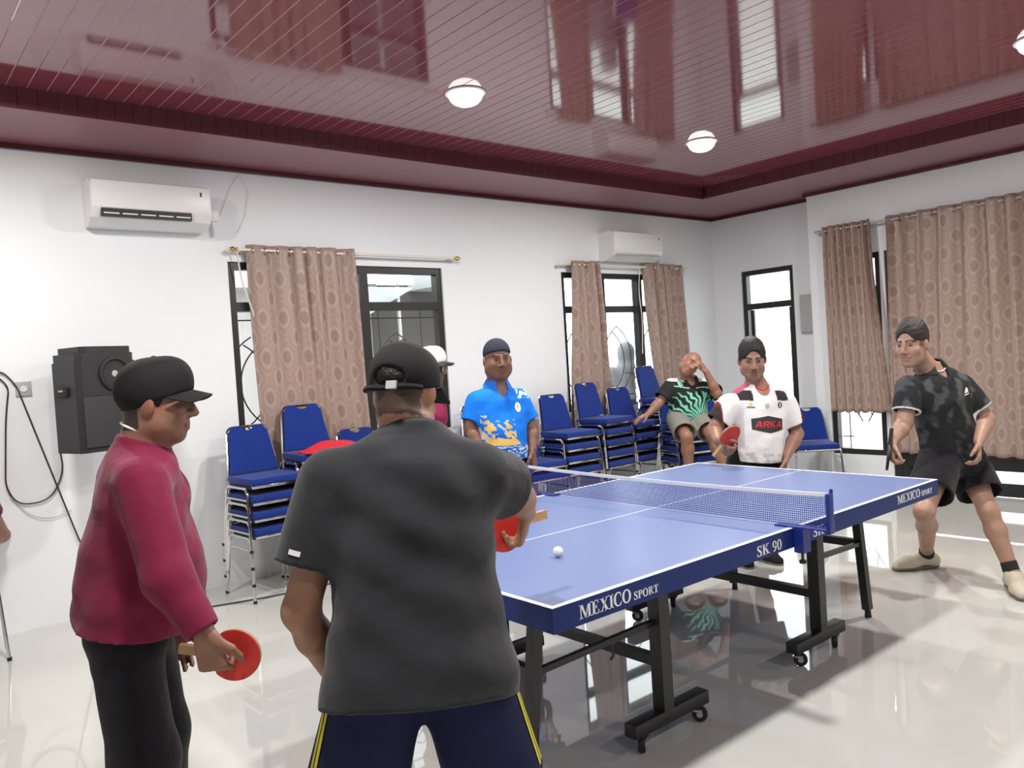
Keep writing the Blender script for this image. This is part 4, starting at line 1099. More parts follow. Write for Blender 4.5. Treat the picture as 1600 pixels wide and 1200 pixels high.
class Person:
    """joints in world coordinates -> body mesh with clothes as children"""
    def __init__(s, label, J, face, up=(0,0,1), skin=(.24, .125, .080), size=1.0, h=.007, chest=None):
        s.J = {k: np.array(v, float) for k, v in J.items()}; j = s.J; s.s = size; s.h = h; s.skin = skin
        s.r, s.u, s.f = frame(face, up)                       # head frame
        s.pel = j['pelvis']; s.neck = j['neck']; s.U = _n(s.neck-s.pel); s.L = np.linalg.norm(s.neck-s.pel)
        lat = j['shR']-j['shL']; lat = lat-s.U*np.dot(lat, s.U); s.R = _n(lat); s.F = np.cross(s.U, s.R); 
        s.base = np.array((s.pel[0], s.pel[1], min(0.0, 1e9)));  s.base[2] = 0.0
        s.root = thing('person', label, 'person', tuple(s.base))
        P = np.array(list(j.values())); s.lo = P.min(0)-.28; s.hi = P.max(0)+.28; s.lo[2] = max(s.lo[2], -.02)
    def trunk(s, t, x, y): return s.pel+s.U*s.L*t+s.R*x+s.F*y
    def body(s, belly=0.0, bare_feet=True, hands=None, dye=None, fat=0.0, neck_r=.055, nose=1.0, armr=1.0, legr=1.0, stubble=0.0, noeyes=False, base_h=None, fade=0.0, nape=0.0):
        j = s.J; k = s.s; fd = Field(s.lo, s.hi, base_h or s.h)
        fd.loft(s.pel, s.U, s.R, s.F, s.L, [(-.16, .10*k, .085*k, 0), (0, .155*k, .112*k, -.005), (.2, .150*k, (.108+belly*.6)*k, belly*.4*k), (.42, .145*k, (.108+belly*.5)*k, belly*.35*k),
                 (.65, .158*k, .112*k, .01), (.82, .162*k, .102*k, 0), (.92, .135*k, .085*k, -.005), (1.0, .075*k, .065*k, -.005), (1.06, .05*k, .05*k, 0)], .03)
        for sd in 'LR':
            a, b, c_ = j['sh'+sd], j['el'+sd], j['wr'+sd]
            fd.limb(a, a, .058*k, .058*k, .05); fd.limb(a, b, .051*k*armr, .041*k*armr, .03); fd.limb(b, b+(c_-b)*.35, .040*k*armr, .042*k*armr, .02); fd.limb(b+(c_-b)*.35, c_, .041*k*armr, .027*k*armr, .02)
            a, b, c_ = j['hip'+sd], j['kn'+sd], j['an'+sd]
            fd.limb(a, b, .083*k*legr, .047*k*legr, .04); fwd = j.get('toe'+sd, c_+s.F*.1)-c_; fwd = fwd*np.array((1,1,0)); fwd = _n(fwd)
            m = b+(c_-b)*.30-fwd*.012
            fd.limb(b, m, .049*k*legr, .053*k*legr, .04); fd.limb(m, c_, .053*k*legr, .034*k*legr, .03)
            z0 = c_[2]-.075*k
            heel = c_-fwd*.035*k; heel[2] = z0+.032*k; ball = c_+fwd*.115*k; ball[2] = z0+.026*k; toe = c_+fwd*.175*k; toe[2] = z0+.020*k
            fd.limb(c_, heel, .036*k, .032*k, .02); fd.limb(heel, ball, .032*k, .034*k, .02, flat=((0,0,1), .8)); fd.limb(c_, ball, .034*k, .024*k, .02); fd.limb(ball, toe, .036*k, .026*k, .02, flat=((0,0,1), .7))
        for sd in 'LR':
            H = (hands or {}).get(sd)
            if H is None: H = dict(d=j['wr'+sd]-j['el'+sd], palm=-s.R if sd == 'R' else s.R, curl=.35)
            sg = H.get('side', 1 if sd == 'R' else -1)
            hand(fd, j['wr'+sd], H['d'], H['palm'], k*H.get('s', 1.0), H.get('curl', .4), sg, H.get('spread', .1), H.get('thumb', .4))
        head_field(fd, j['head'], s.r, s.u, s.f, s.neck, k, fat, neck_r, nose)
        V, Q = fd.mesh()
        s.bodyobj = mesh_obj('body', V, Q, 'skin', s.root, s.base, dye or skin_dye(j['head'], s.r, s.u, s.f, k, s.skin, stubble=stubble, fade=fade, nape=nape))
        if not noeyes: eyes(s.root, s.base, j['head'], s.r, s.u, s.f, k)
        return s.bodyobj
    def shirt(s, material, prof=None, hem=-.12, sleeve=.72, sr=(.078, .082), dye=None, name='shirt', collar=None, wr=.004, seed=1, belly=0.0, long=False, loose=1.0, grow=0.0, neck_top=1.045, h=None, collar_r=.066, vneck=None):
        j = s.J; k = s.s*loose; fd = Field(s.lo, s.hi, h or s.h)
        prof = prof or [(hem, (.192+grow)*k, (.140+belly*.5)*k, belly*.3*k), (0, (.186+grow)*k, (.138+belly*.7)*k, belly*.4*k), (.2, (.180+grow)*k, (.136+belly*.8)*k, belly*.45*k), (.42, (.174+grow*.6)*k, (.132+belly*.6)*k, belly*.35*k),
                 (.65, .182*k, .132*k, .008), (.82, .182*k, .120*k, 0), (.92, .152*k, .100*k, -.005), (.985, .092*k, .080*k, -.004), (1.03, .074*k, .074*k, 0), (neck_top, .070*k, .070*k, 0)]
        fd.loft(s.pel, s.U, s.R, s.F, s.L, prof, .03, cap0=True, cap1=False, wr=wr, seed=seed)
        for sd in 'LR':
            a, b, c_ = j['sh'+sd], j['el'+sd], j['wr'+sd]
            a = a-s.U*.005
            if long:
                fd.limb(a, b, sr[0]*k, sr[1]*k, .05); e = b+(c_-b)*.94; d = _n(c_-b)
                fd.limb(b, c_, sr[1]*k*.98, .046*k, .03, cuts=((e, d),), cap=True)
            else:
                sv = sleeve[sd] if isinstance(sleeve, dict) else sleeve; d = _n(b-a); e = a+(b-a)*sv; fd.limb(a, a+(b-a)*1.25, sr[0]*k, sr[1]*k*1.06, .05, cuts=((e, d),), cap=True)
        fd.torus(s.neck+s.U*.008*s.s+s.F*.004, _n(s.U+s.F*.22), collar_r*s.s, .008*s.s, .012)
        if vneck: fd.ell(s.neck+s.F*.085*s.s+s.U*(.045-vneck[1])*s.s, (s.R, s.F, s.U), (vneck[0]*s.s, .070*s.s, .062*s.s), .005, sub=True)
        V, Q = fd.mesh()
        if wr:
            V = V+(noise3(V*np.array((1, 1, .6)), 4.5, seed)*.0035)[:, None]*s.F
        V = relax(V, Q, 1)
        s.shirtobj = mesh_obj(name, V, Q, material, s.root, s.base, dye)
        if collar: s.collar(collar)
        return s.shirtobj
    def collar(s, material):
        """turned-down polo collar, open at the front"""
        mb = MB(); vs = []; n = 28; c = s.neck+s.U*.012*s.s
        for i in range(n+1):
            a = math.radians(28+(332-28)*i/n); dd = s.F*math.cos(a)+s.R*math.sin(a)
            rise = .030*(.5-.5*math.cos(a))*s.s
            for r_, z_ in ((.060, .022), (.068, .026), (.092, -.014), (.088, -.018)):
                drop = -.022*max(0, math.cos(a)) if z_ < 0 else 0
                vs.append(c+dd*r_*s.s+s.U*(z_*s.s+rise*.6+drop)-s.base)
        fs = [(i*4+q, i*4+(q+1) % 4, (i+1)*4+(q+1) % 4, (i+1)*4+q) for i in range(n) for q in range(4)]+[(0,1,2,3), (n*4+3, n*4+2, n*4+1, n*4)]
        mb.add(vs, fs).build('collar', material, s.root, True)
    def legs_cloth(s, material, name='trousers', frac=1.9, r0=.105, r1=.085, r2=.075, dye=None, top=.16, loose=1.0, h=None, belly=0.0):
        """frac: 0..1 down the thigh, 1..2 down the shin"""
        j = s.J; k = s.s*loose; fd = Field(s.lo, s.hi, h or s.h)
        fd.loft(s.pel, s.U, s.R, s.F, s.L, [(-.18, .12*k, .10*k, 0), (-.08, .168*k, .128*k, 0), (0, .172*k, (.128+belly*.5)*k, belly*.3), (top, .166*k, (.124+belly*.6)*k, belly*.35)], .04)
        for sd in 'LR':
            a, b, c_ = j['hip'+sd], j['kn'+sd], j['an'+sd]
            if frac <= 1:
                d = _n(b-a); e = a+(b-a)*frac; fd.limb(a, a+(b-a)*1.2, r0*k, r1*k*1.08, .05, cuts=((e, d),), cap=True)
            else:
                fd.limb(a, b, r0*k, r1*k, .05); e = b+(c_-b)*(frac-1); d = _n(c_-b); fd.limb(b, b+(c_-b)*1.15, r1*k, r2*k, .04, cuts=((e, d),), cap=True)
        V, Q = fd.mesh(); V = V+(noise3(V*np.array((1, 1, .5)), 4, 9)*.003)[:, None]*s.F
        s.legobj = mesh_obj(name, relax(V, Q, 1), Q, material, s.root, s.base, dye)
        return s.legobj
    def shoes(s, material='shoe_cream', sole='shoe_sole', sock='sock_black', high=.07):
        j = s.J; k = s.s
        for sd in 'LR':
            c_ = j['an'+sd]; fwd = j.get('toe'+sd, c_+s.F*.1)-c_; fwd = _n(fwd*np.array((1,1,0))); z0 = c_[2]-.085*k
            z = np.array((0,0,1.0)); fl = np.array((c_[0], c_[1], z0)); lat = np.cross(fwd, z)
            fd = Field(fl-.26, fl+.26, .006)
            heel, mid, ball, toe = fl-fwd*.035*k+z*.045*k, fl+fwd*.03*k+z*.062*k, fl+fwd*.12*k+z*.040*k, fl+fwd*.185*k+z*.032*k
            cut = ((fl+z*.012*k, -z),); top = fl+z*.105*k
            fd.limb(heel, mid, .044*k, .040*k, .02, cuts=cut); fd.limb(mid, ball, .042*k, .046*k, .02, cuts=cut); fd.limb(ball, toe, .046*k, .034*k, .02, flat=(z, .85), cuts=cut)
            fd.limb(c_, c_+z*.0, .046*k, .046*k, .02, cuts=((top, z),)); fd.limb(c_-z*.02, c_+z*.1, .037*k, .037*k, .004, sub=True)
            V, Q = fd.mesh(); sh = mesh_obj('shoe', V, Q, material, s.root, s.base)
            fd = Field(fl-.26, fl+.26, .006); cuts = ((fl+z*.018*k, z), (fl+z*.001, -z))
            fd.limb(heel, ball, .050*k, .052*k, .01, cuts=cuts); fd.limb(ball, toe, .052*k, .040*k, .01, cuts=cuts)
            V, Q = fd.mesh(); mesh_obj('sole', V, Q, sole, sh, s.base)
            for i in range(3):
                p = fl+fwd*(.055+.022*i)*k+z*(.100-.011*i)*k-s.base
                MB().tube([p-lat*.022*k-z*.006, p+z*.003, p+lat*.022*k-z*.006], .003, 6).build('lace', material, sh, True)
            if sock: 
                a = c_; b = c_+_n(j['kn'+sd]-c_)*high
                fd = Field(np.minimum(a, b)-.09, np.maximum(a, b)+.09, .006)
                fd.limb(a-z*.01, b, .042*k, .0405*k, .01, cuts=((b, _n(b-a)),))
                V, Q = fd.mesh(); mesh_obj('sock', V, Q, sock, s.root, s.base)
def legs(pel, R, F, hipw=.085, spread=.10, toe_out=.15, knee_f=.03, an_f=0.0, scale=1.0):
    """standing legs under a pelvis: hips, knees, ankles, toes"""
    J = {}; pel = np.array(pel, float); R = _n(np.array(R)*np.array((1,1,0))); F = _n(np.array(F)*np.array((1,1,0)))
    for sd, q in (('L', -1), ('R', 1)):
        hip = pel+R*q*hipw*scale+np.array((0,0,-.03)); an = np.array((pel[0], pel[1], .085*scale))+R*q*spread+F*an_f
        J['hip'+sd] = hip; J['an'+sd] = an; J['kn'+sd] = hip*.5+an*.5+F*knee_f+np.array((0,0,.0)); J['toe'+sd] = an+_n(F+R*q*toe_out)*.15
    return J
# ================================================================== THE PEOPLE IN THE ROOM
Z3 = np.array((0, 0, 1.0))
def flatdir(v): v = np.array(v, float)*np.array((1,1,0)); return _n(v)

# --- 1: player in the maroon long-sleeved shirt, seen in profile
F1 = camdir(.97, 0, .24); pel = W(204, 968, 2.38)
J = dict(pelvis=pel, neck=W(224, 694, 2.37), head=W(243, 629, 2.37), shR=W(222, 752, 2.215), shL=W(234, 748, 2.53),
         elR=W(262, 905, 2.14), wrR=W(322, 992, 2.12), elL=W(225, 890, 2.66), wrL=W(262, 985, 2.60))
J.update(legs(pel, -flatdir(np.cross(Z3, F1)), flatdir(F1), spread=.11))
p1 = Person('man in maroon long-sleeved shirt and black cap, red paddle lowered, seen in profile', J, F1, skin=(.27, .135, .088), h=.006)
p1.body(belly=.05, hands=dict(R=dict(d=camdir(.18, -1, .12), palm=camdir(.15, 0, 1), curl=.95, thumb=.7)), fat=.008, neck_r=.062, nape=.9)
p1.shirt('cloth_maroon', hem=-.01, sr=(.073, .064), long=True, belly=.055, seed=2, wr=.007, grow=.022)
p1.legs_cloth('cloth_black', frac=1.93, r0=.098, r1=.094, r2=.090, belly=.02, loose=.97)
p1.shoes('shoe_cream', high=.03)
cap_hat(p1.root, p1.base, J['head'], p1.r, _n(p1.u+p1.f*.02), p1.f, 1.0, tall=.012, brim=.062, low_front=.040, low_back=-.045, droop=.018)
hair('hair', p1.root, p1.base, J['head'], p1.r, p1.u, p1.f, 1.0, 'hair_black', front=.05, back=-.066, thick=.001, top=-.006)
MB().tube([J['neck']+p1.U*.040-p1.U*.020*math.cos(a)+p1.F*.006+(p1.F*math.cos(a)+p1.R*math.sin(a))*.070-p1.base for a in [2*math.pi*i/24 for i in range(24)]], .0035, 6, closed=True).build('neck_band', 'logo_white', p1.root, True)
paddle('red paddle in the hand of the maroon shirt man', W(367, 1023, 2.185), camdir(-1, .10, .05), -camdir(.0, 0, 1), .92)

# --- 2: player in the black T-shirt, seen from behind
F2 = camdir(.28, -.32, .90); pel = W(655, 1010, 1.90)
J = dict(pelvis=pel, neck=W(642, 676, 2.02), head=W(632, 614, 2.06), shL=W(520, 752, 1.95), shR=W(748, 742, 2.03),
         elL=W(470, 955, 1.90), wrL=W(527, 1060, 2.06), elR=W(806, 768, 2.22), wrR=W(823, 801, 2.37))
R2 = flatdir(J['shR']-J['shL']); Fb = np.cross(Z3, R2)
J.update(legs(pel, R2, Fb, hipw=.09, spread=.27, knee_f=.10, an_f=-.02))
p2 = Person('player in black T-shirt and black cap seen from behind, reaching with a paddle', J, F2, skin=(.36, .19, .115), h=.0065)
p2.body(belly=.02, hands=dict(L=dict(d=camdir(.55, -.6, .7), palm=camdir(.6, .4, .3), curl=.6), R=dict(d=camdir(-.15, -.85, .35), palm=camdir(-.9, .1, .2), curl=.85, thumb=.6)), noeyes=True, armr=1.05, nape=.85)
p2.shirt('cloth_charcoal', sleeve=dict(L=.66, R=.60), sr=(.086, .092), seed=4, wr=.006,
    prof=[(-.235, .238, .174, 0), (-.05, .226, .166, 0), (.15, .205, .155, 0), (.42, .198, .150, 0), (.65, .202, .150, 0), (.82, .205, .135, 0), (.92, .172, .110, 0), (.985, .104, .086, 0), (1.035, .076, .074, 0)])
p2.legs_cloth('cloth_navy', name='shorts', frac=.96, r0=.108, r1=.122, top=.10, loose=1.0)
p2.shoes('shoe_cream', high=.06)
cap_hat(p2.root, p2.base, J['head'], p2.r, p2.u, p2.f, 1.0, tall=.010, brim=.075, low_front=.045, low_back=-.030, opening=True, droop=.02)
hair('hair', p2.root, p2.base, J['head'], p2.r, p2.u, p2.f, 1.0, 'hair_black', front=.05, back=-.062, thick=.001, top=-.006)
hc = J['head']
pts = [hc+p2.r*.093*math.sin(a)-p2.f*(.116*math.cos(a)-.0)-p2.u*(.026-.018*abs(math.sin(a)))-p2.base for a in [math.radians(x) for x in range(-55, 56, 10)]]
MB().tube(pts, .008, 6).build('cap_strap', 'cap_black', p2.root, True)
bkp = hc+p2.r*.020-p2.f*.121-p2.u*.020-p2.base
MB().obox(bkp, (p2.r, p2.u, p2.f), (.013, .010, .004)).build('cap_buckle', 'plastic_grey', p2.root)
# sleeve mark and yellow side stripes
sl = J['shL']+(J['elL']-J['shL'])*.50
decal('sleeve_mark', p2.shirtobj, p2.base, p2.root, 'logo_white', [[(-.017, -.006), (.017, -.006), (.017, .006), (-.017, .006)]], sl, _n(camdir(1, -.15, 0)), _n(J['shL']-J['elL']), -camdir(.35, 0, 1))
for sd, q in (('L', -1), ('R', 1)):
    a, b = J['hip'+sd]+np.array((0, 0, .12)), J['kn'+sd]; d = _n(b-a); o = (a+b)/2; out = _n(p2.R*q-p2.F*.50)
    for off in (-.009, .009):
        decal('side_stripe', p2.legobj, p2.base, p2.root, 'stripe_yellow', [[(off-.0062, -.30), (off+.0062, -.30), (off+.0062, .24), (off-.0062, .24)]], o, np.cross(d, out), -d, out)
paddle('red paddle in the hand of the black T-shirt player', W(787, 823, 2.42), camdir(.74, .12, .60), -camdir(-.55, -.1, .8), 1.0)

# --- 3: person in white cap behind him
F3 = camdir(.96, -.04, -.25); pel = W(664, 722, 5.5)
J = dict(pelvis=pel, neck=W(668, 611, 5.5), head=W(672, 575, 5.5), shR=W(650, 630, 5.35), shL=W(676, 628, 5.66), elR=W(645, 690, 5.3), wrR=W(667, 735, 5.25), elL=W(683, 688, 5.72), wrL=W(695, 735, 5.62))
J.update(legs(pel, -flatdir(np.cross(Z3, F3)), flatdir(F3), spread=.10))
p3 = Person('person in white cap and maroon shirt half hidden behind the black T-shirt player', J, F3, skin=(.22, .12, .08), h=.008)
p3.body(noeyes=True)
def dye3(V):
    t = (V-p3.pel)@p3.U/p3.L; c = np.tile((.30, .022, .085), (len(V), 1)); c[t < .50] = (.60, .50, .03); c[t < .42] = (.016, .015, .02); return c
p3.shirt('cloth_dyed', hem=-.12, sleeve=.75, dye=dye3, seed=6)
p3.legs_cloth('cloth_black', frac=1.93)
p3.shoes(high=.03)
cap_hat(p3.root, p3.base, J['head'], p3.r, p3.u, p3.f, 1.05, 'cloth_white', 'frame_black', tall=.02, brim=.065)
for q in (-1, 1):
    pc = J['head']+(p3.r*.034*q+p3.u*.002+p3.f*.106)-p3.base
    ln = MB().lathe([(.0, 0), (.024, 0), (.024, .003), (.0, .003)], pc, 16, p3.f).build('lens', 'glass_lens', p3.root)
    MB().tube([pc+p3.r*.022*q, J['head']+p3.r*.080*q+p3.u*.004+p3.f*.0-p3.base], .0025, 6).build('temple', 'frame_black', p3.root)

# --- 4: man in the bright blue polo shirt
F4 = camdir(.30, -.05, -.95); pel = W(781, 717, 5.3)
J = dict(pelvis=pel, neck=W(777, 605, 5.3), head=W(777, 562, 5.27), shR=W(745, 627, 5.25), shL=W(810, 622, 5.38), elR=W(735, 668, 5.22), wrR=W(752, 706, 5.12), elL=W(830, 668, 5.38), wrL=W(832, 702, 5.28))
J.update(legs(pel, flatdir(J['shR']-J['shL']), np.cross(Z3, flatdir(J['shR']-J['shL'])), spread=.12))
p4 = Person('man in bright blue polo shirt and dark skullcap standing beside chair stacks', J, F4, skin=(.205, .100, .066), size=1.07, h=.0065)
p4.body(belly=.05, fat=.021, hands=dict(L=dict(d=camdir(.12, -1, 0), palm=camdir(-1, 0, .3), curl=.25)), neck_r=.060)
def dye4(V):
    q = V-p4.pel; x = q@p4.R; t = q@p4.U/p4.L; y = q@p4.F; n1 = noise3(V, 9, 11); n2 = noise3(V, 16, 12)
    c = np.tile((.008, .190, .76), (len(V), 1)); fr = y > -.02
    m = fr & (t > .30) & (t < .62) & (x > -.03+.5*(t-.3)) & (x < .17) & (n1+.5*n2 > -.15); c[m] = (.56, .50, .40)
    m2 = fr & (t > .30) & (t < .55) & (x > -.04) & (x < .15) & (n2 > .25); c[m2] = (.72, .48, .10)
    m3 = fr & (t > .215) & (t < .30) & (x > -.075+.5*(t-.215)) & (x < .15); c[m3] = (.72, .47, .10)
    m4 = fr & (t < .36) & (t > .30) & (x > .0) & (x < .10) & (n1 < .2); c[m4] = (.012, .10, .50)
    w = np.sin(42*x+7*np.sin(30*t)+2*n1)*np.sin(38*t+5*np.sin(26*x)+n2)
    m5 = (t < .20); c[m5] = (.012, .13, .55); m6 = m5 & (w > .15); c[m6] = (.62, .75, .85)
    m7 = (t > .84) & (x < -.10) & (np.sin(95*x+60*t+3*n1) > .0); c[m7] = (.75, .85, .92)
    return c
p4.shirt('cloth_dyed', hem=.015, sleeve=.76, sr=(.068, .070), dye=dye4, belly=.045, seed=8, h=.0055, grow=-.016, wr=.003, vneck=(.034, .042))
for me_ in ('collar_blue',): mat(me_, (.008, .17, .70), .8)
p4.collar('collar_blue')
p4.legs_cloth('cloth_black', frac=1.93, top=.2)
p4.shoes('cap_black', high=.03)
fd = Field(J['head']-.18, J['head']+.18, .0055)
P_ = lambda a, b, e: J['head']+(p4.r*a+p4.u*b+p4.f*e)*1.07
a_, b_ = P_(0, .060, .10), P_(0, .000, -.11); nn = _n(np.cross(p4.r, b_-a_)); nn = nn if np.dot(nn, p4.u) < 0 else -nn
fd.ell(P_(0, .040, -.010), (p4.r, p4.f, p4.u), (.090, .112, .100), .004, cuts=((a_, nn),)); V, Q = fd.mesh()
mat('knit_navy', (.020, .024, .045), .9, bump=.5, bscale=200); mesh_obj('skullcap', V, Q, 'knit_navy', p4.root, p4.base)
decal('badge', p4.shirtobj, p4.base, p4.root, 'logo_white', [disc(.024, 20, sy=1.35)], p4.trunk(.72, -.085, .1), -p4.R, p4.U, p4.F)
decal('badge_mark', p4.shirtobj, p4.base, p4.root, 'logo_yellow', [disc(.011, 14, sy=1.5)], p4.trunk(.72, -.085, .1), -p4.R, p4.U, p4.F, off=.004)

# --- 5: seated man in black and teal shirt
F5 = camdir(.18, -.16, -.97); pel = W(1073, 648, 7.62)
J = dict(pelvis=pel, neck=W(1076, 590, 7.55), head=W(1078, 569, 7.47), shR=W(1050, 603, 7.55), shL=W(1101, 603, 7.60), elR=W(1031, 628, 7.50), wrR=W(1013, 647, 7.42),
         elL=W(1121, 616, 7.40), wrL=W(1103, 580, 7.38), hipR=W(1058, 655, 7.55), hipL=W(1090, 655, 7.58), knR=W(1073, 683, 7.18), knL=W(1112, 680, 7.22),
         anR=W(1077, 744, 7.22), anL=W(1137, 742, 7.18), toeR=W(1072, 752, 7.05), toeL=W(1140, 750, 7.0))
p5 = Person('bald man in black and teal shirt sitting on stacked chairs, hand to face', J, F5, up=_n(Z3+camdir(.12, 0, 0)), skin=(.27, .135, .090), size=1.03, h=.0075)
p5.body(belly=.04, fat=.006, hands=dict(R=dict(d=camdir(-.8, -.35, -.2), palm=camdir(0, -1, 0), curl=.25), L=dict(d=camdir(-.5, .45, -.1), palm=camdir(-.6, -.3, .6), curl=.7)), noeyes=False)
def dye5(V):
    q = V-p5.pel; x = q@p5.R; t = q@p5.U/p5.L; y = q@p5.F; ang = np.arctan2(t*p5.L+.02, x+.07); r_ = np.hypot(t*p5.L+.02, x+.07); n1 = noise3(V, 8, 21)
    c = np.tile((.016, .020, .019), (len(V), 1)); st = np.sin(ang*26+2.2*n1+6*r_)
    inten = np.clip(1.25-r_/.27, 0, 1); m = (y > 0) & (st > 1-1.9*inten) & (t < .70); c[m] = (.19, .56, .42)
    m = (y > 0) & (np.abs(t-.78-.3*np.abs(x)) < .012) & (np.abs(x) > .03) & (np.abs(x) < .17); c[m] = (.45, .55, .50)
    m = (t > .93) & (np.abs(x) > .07); c[m] = (.55, .58, .55)
    m = (y > .0) & (np.abs(t-.88) < .05) & (x > .09) & (x < .13); c[m] = (.19, .56, .42); return c
p5.shirt('cloth_dyed', hem=-.04, sleeve=.80, sr=(.078, .084), dye=dye5, belly=.045, seed=12, h=.0065, vneck=(.040, .040))
p5.legs_cloth('cloth_grey', name='shorts', frac=.80, r0=.098, r1=.098, top=.10)
mat('shoe_dark', (.03, .03, .032), .6); p5.shoes('shoe_dark', sock=None)

# --- 6: player in the white jersey
F6 = camdir(-.16, -.26, -.95); pel = W(1180, 718, 5.5)
J = dict(pelvis=pel, neck=W(1183, 601, 5.48), head=W(1175, 561, 5.38), shR=W(1139, 633, 5.42), shL=W(1225, 629, 5.5), elR=W(1116, 670, 5.4), wrR=W(1121, 688, 5.2), elL=W(1245, 678, 5.5), wrL=W(1229, 712, 5.36))
J.update(legs(pel, flatdir(J['shR']-J['shL']), np.cross(Z3, flatdir(J['shR']-J['shL'])), spread=.08, an_f=-.16, knee_f=-.02))
p6 = Person('player in white jersey with black and red panels at far end of table', J, F6, skin=(.31, .165, .115), size=1.09, h=.0065)
p6.body(belly=.05, fat=.006, hands=dict(L=dict(d=camdir(-.15, -1, -.1), palm=camdir(-1, 0, .3), curl=.35), R=dict(d=camdir(.45, -.6, -.5), palm=camdir(.8, .1, .2), curl=.9)), armr=1.0)
aR, bR = J['shR'], J['elR']; aL, bL = J['shL'], J['elL']
def dye6(V):
    q = V-p6.pel; x = q@p6.R; t = q@p6.U/p6.L; y = q@p6.F; c = np.tile((.78, .765, .76), (len(V), 1)); ax = np.abs(x)
    m = (ax > .145) & (t < .62) & (y < .06) & (ax < .24); c[m] = (.16, .012, .03)
    m = (t > .80) & (t < .93) & (ax > .085) & (ax < .175) & (y > -.03); c[m] = (.035, .028, .03)
    m = (t > .885) & (ax > .06) & (y < .045); c[m] = (.36, .06, .045); m &= (x > 0); c[m] = (.42, .09, .15)
    for a, b, sg in ((aR, bR, 1), (aL, bL, -1)):
        d = _n(b-a); w = V-a; s_ = w@d; out = (w@p6.R)*sg; L_ = np.linalg.norm(b-a)
        m = (s_ > -.02) & (out > .081) & (s_ < .9*L_); c[m] = (.22, .02, .03)
        m = (s_ > .06) & (out > .0885); c[m] = (.04, .03, .035)
    m = (t < .13) & (noise3(V, 14, 31) > .15); c[m] = (.55, .545, .55)
    return np.array(c)
p6.shirt('cloth_dyed', hem=.0, sleeve=.70, sr=(.076, .080), dye=dye6, belly=.045, seed=15, h=.0055, grow=-.026, wr=.003, vneck=(.050, .050))
p6.legs_cloth('cloth_black', name='shorts', frac=.85, top=.16); p6.shoes('cap_black', high=.06)
hair('hair', p6.root, p6.base, J['head'], p6.r, p6.u, p6.f, 1.09, 'hair_black', front=.026, back=-.045, thick=.004, top=.014, carve=.088)
vn = [J['neck']+p6.U*.02+(p6.R*math.sin(a)*.075+p6.F*math.cos(a)*.082)-p6.U*.055*max(0, math.cos(a))**3*1.0-p6.base for a in [2*math.pi*i/30 for i in range(30)]]
MB().tube(vn, .007, 6, closed=True).build('neck_band', 'logo_red', p6.root, True)
def on6(t, x): return p6.trunk(t, x, .1)
hexa = [(-.112, -.035), (0, -.056), (.112, -.035), (.112, .035), (0, .056), (-.112, .035)]
decal('chest_panel', p6.shirtobj, p6.base, p6.root, 'logo_black', [hexa], on6(.50, .0), -p6.R, p6.U, p6.F)
def block(ch):
    if ch == 'A': return [[(0,0),(.25,0),(.55,1),(.35,1)], [(.75,0),(1,0),(.7,1),(.45,1)], [(.25,.25),(.75,.25),(.75,.42),(.25,.42)], [(.35,.85),(.7,.85),(.7,1),(.35,1)]]
    if ch == 'R': return [[(0,0),(.25,0),(.25,1),(0,1)], [(.2,.8),(.9,.8),(.9,1),(.2,1)], [(.7,.45),(.95,.45),(.95,1),(.7,1)], [(.2,.42),(.9,.42),(.9,.6),(.2,.6)], [(.40,.45),(.65,.45),(1,0),(.72,0)]]
    return [[(0,0),(.25,0),(.25,1),(0,1)], [(.2,.4),(.35,.6),(.95,1),(.65,1)], [(.25,.55),(.45,.62),(1,0),(.7,0)]]
polys = []
for i, ch in enumerate('ARKA'):
    for p in block(ch): polys.append([(-.095+i*.048+x*.043+y*.010, -.020+y*.040) for x, y in p])
decal('chest_lettering', p6.shirtobj, p6.base, p6.root, 'logo_red', polys, on6(.50, .0), -p6.R, p6.U, p6.F, off=.0045)
decal('crest', p6.shirtobj, p6.base, p6.root, 'plastic_grey', [[(-.014, .016), (.014, .016), (.014, -.006), (0, -.020), (-.014, -.006)]], on6(.735, .0), -p6.R, p6.U, p6.F)
decal('maker_mark', p6.shirtobj, p6.base, p6.root, 'logo_yellow', [disc(.010, 12)], on6(.755, .105), -p6.R, p6.U, p6.F)
decal('maker_lettering', p6.shirtobj, p6.base, p6.root, 'logo_black', [[(-.025+.010*i, -.005), (-.018+.010*i, -.005), (-.018+.010*i, .005), (-.025+.010*i, .005)] for i in range(5)], on6(.715, .105), -p6.R, p6.U, p6.F)
decal('club_badge', p6.shirtobj, p6.base, p6.root, 'logo_black', [disc(.020, 16)], on6(.745, -.105), -p6.R, p6.U, p6.F)
decal('club_badge_mark', p6.shirtobj, p6.base, p6.root, 'logo_white', [[(-.009, -.012), (.003, -.014), (.006, .012), (-.004, .012)]], on6(.745, -.105), -p6.R, p6.U, p6.F, off=.004)
paddle('red paddle in the hand of the white jersey player', W(1140, 681, 5.10), camdir(-.50, -.80, .30), camdir(.60, 0, -.80), 1.0)

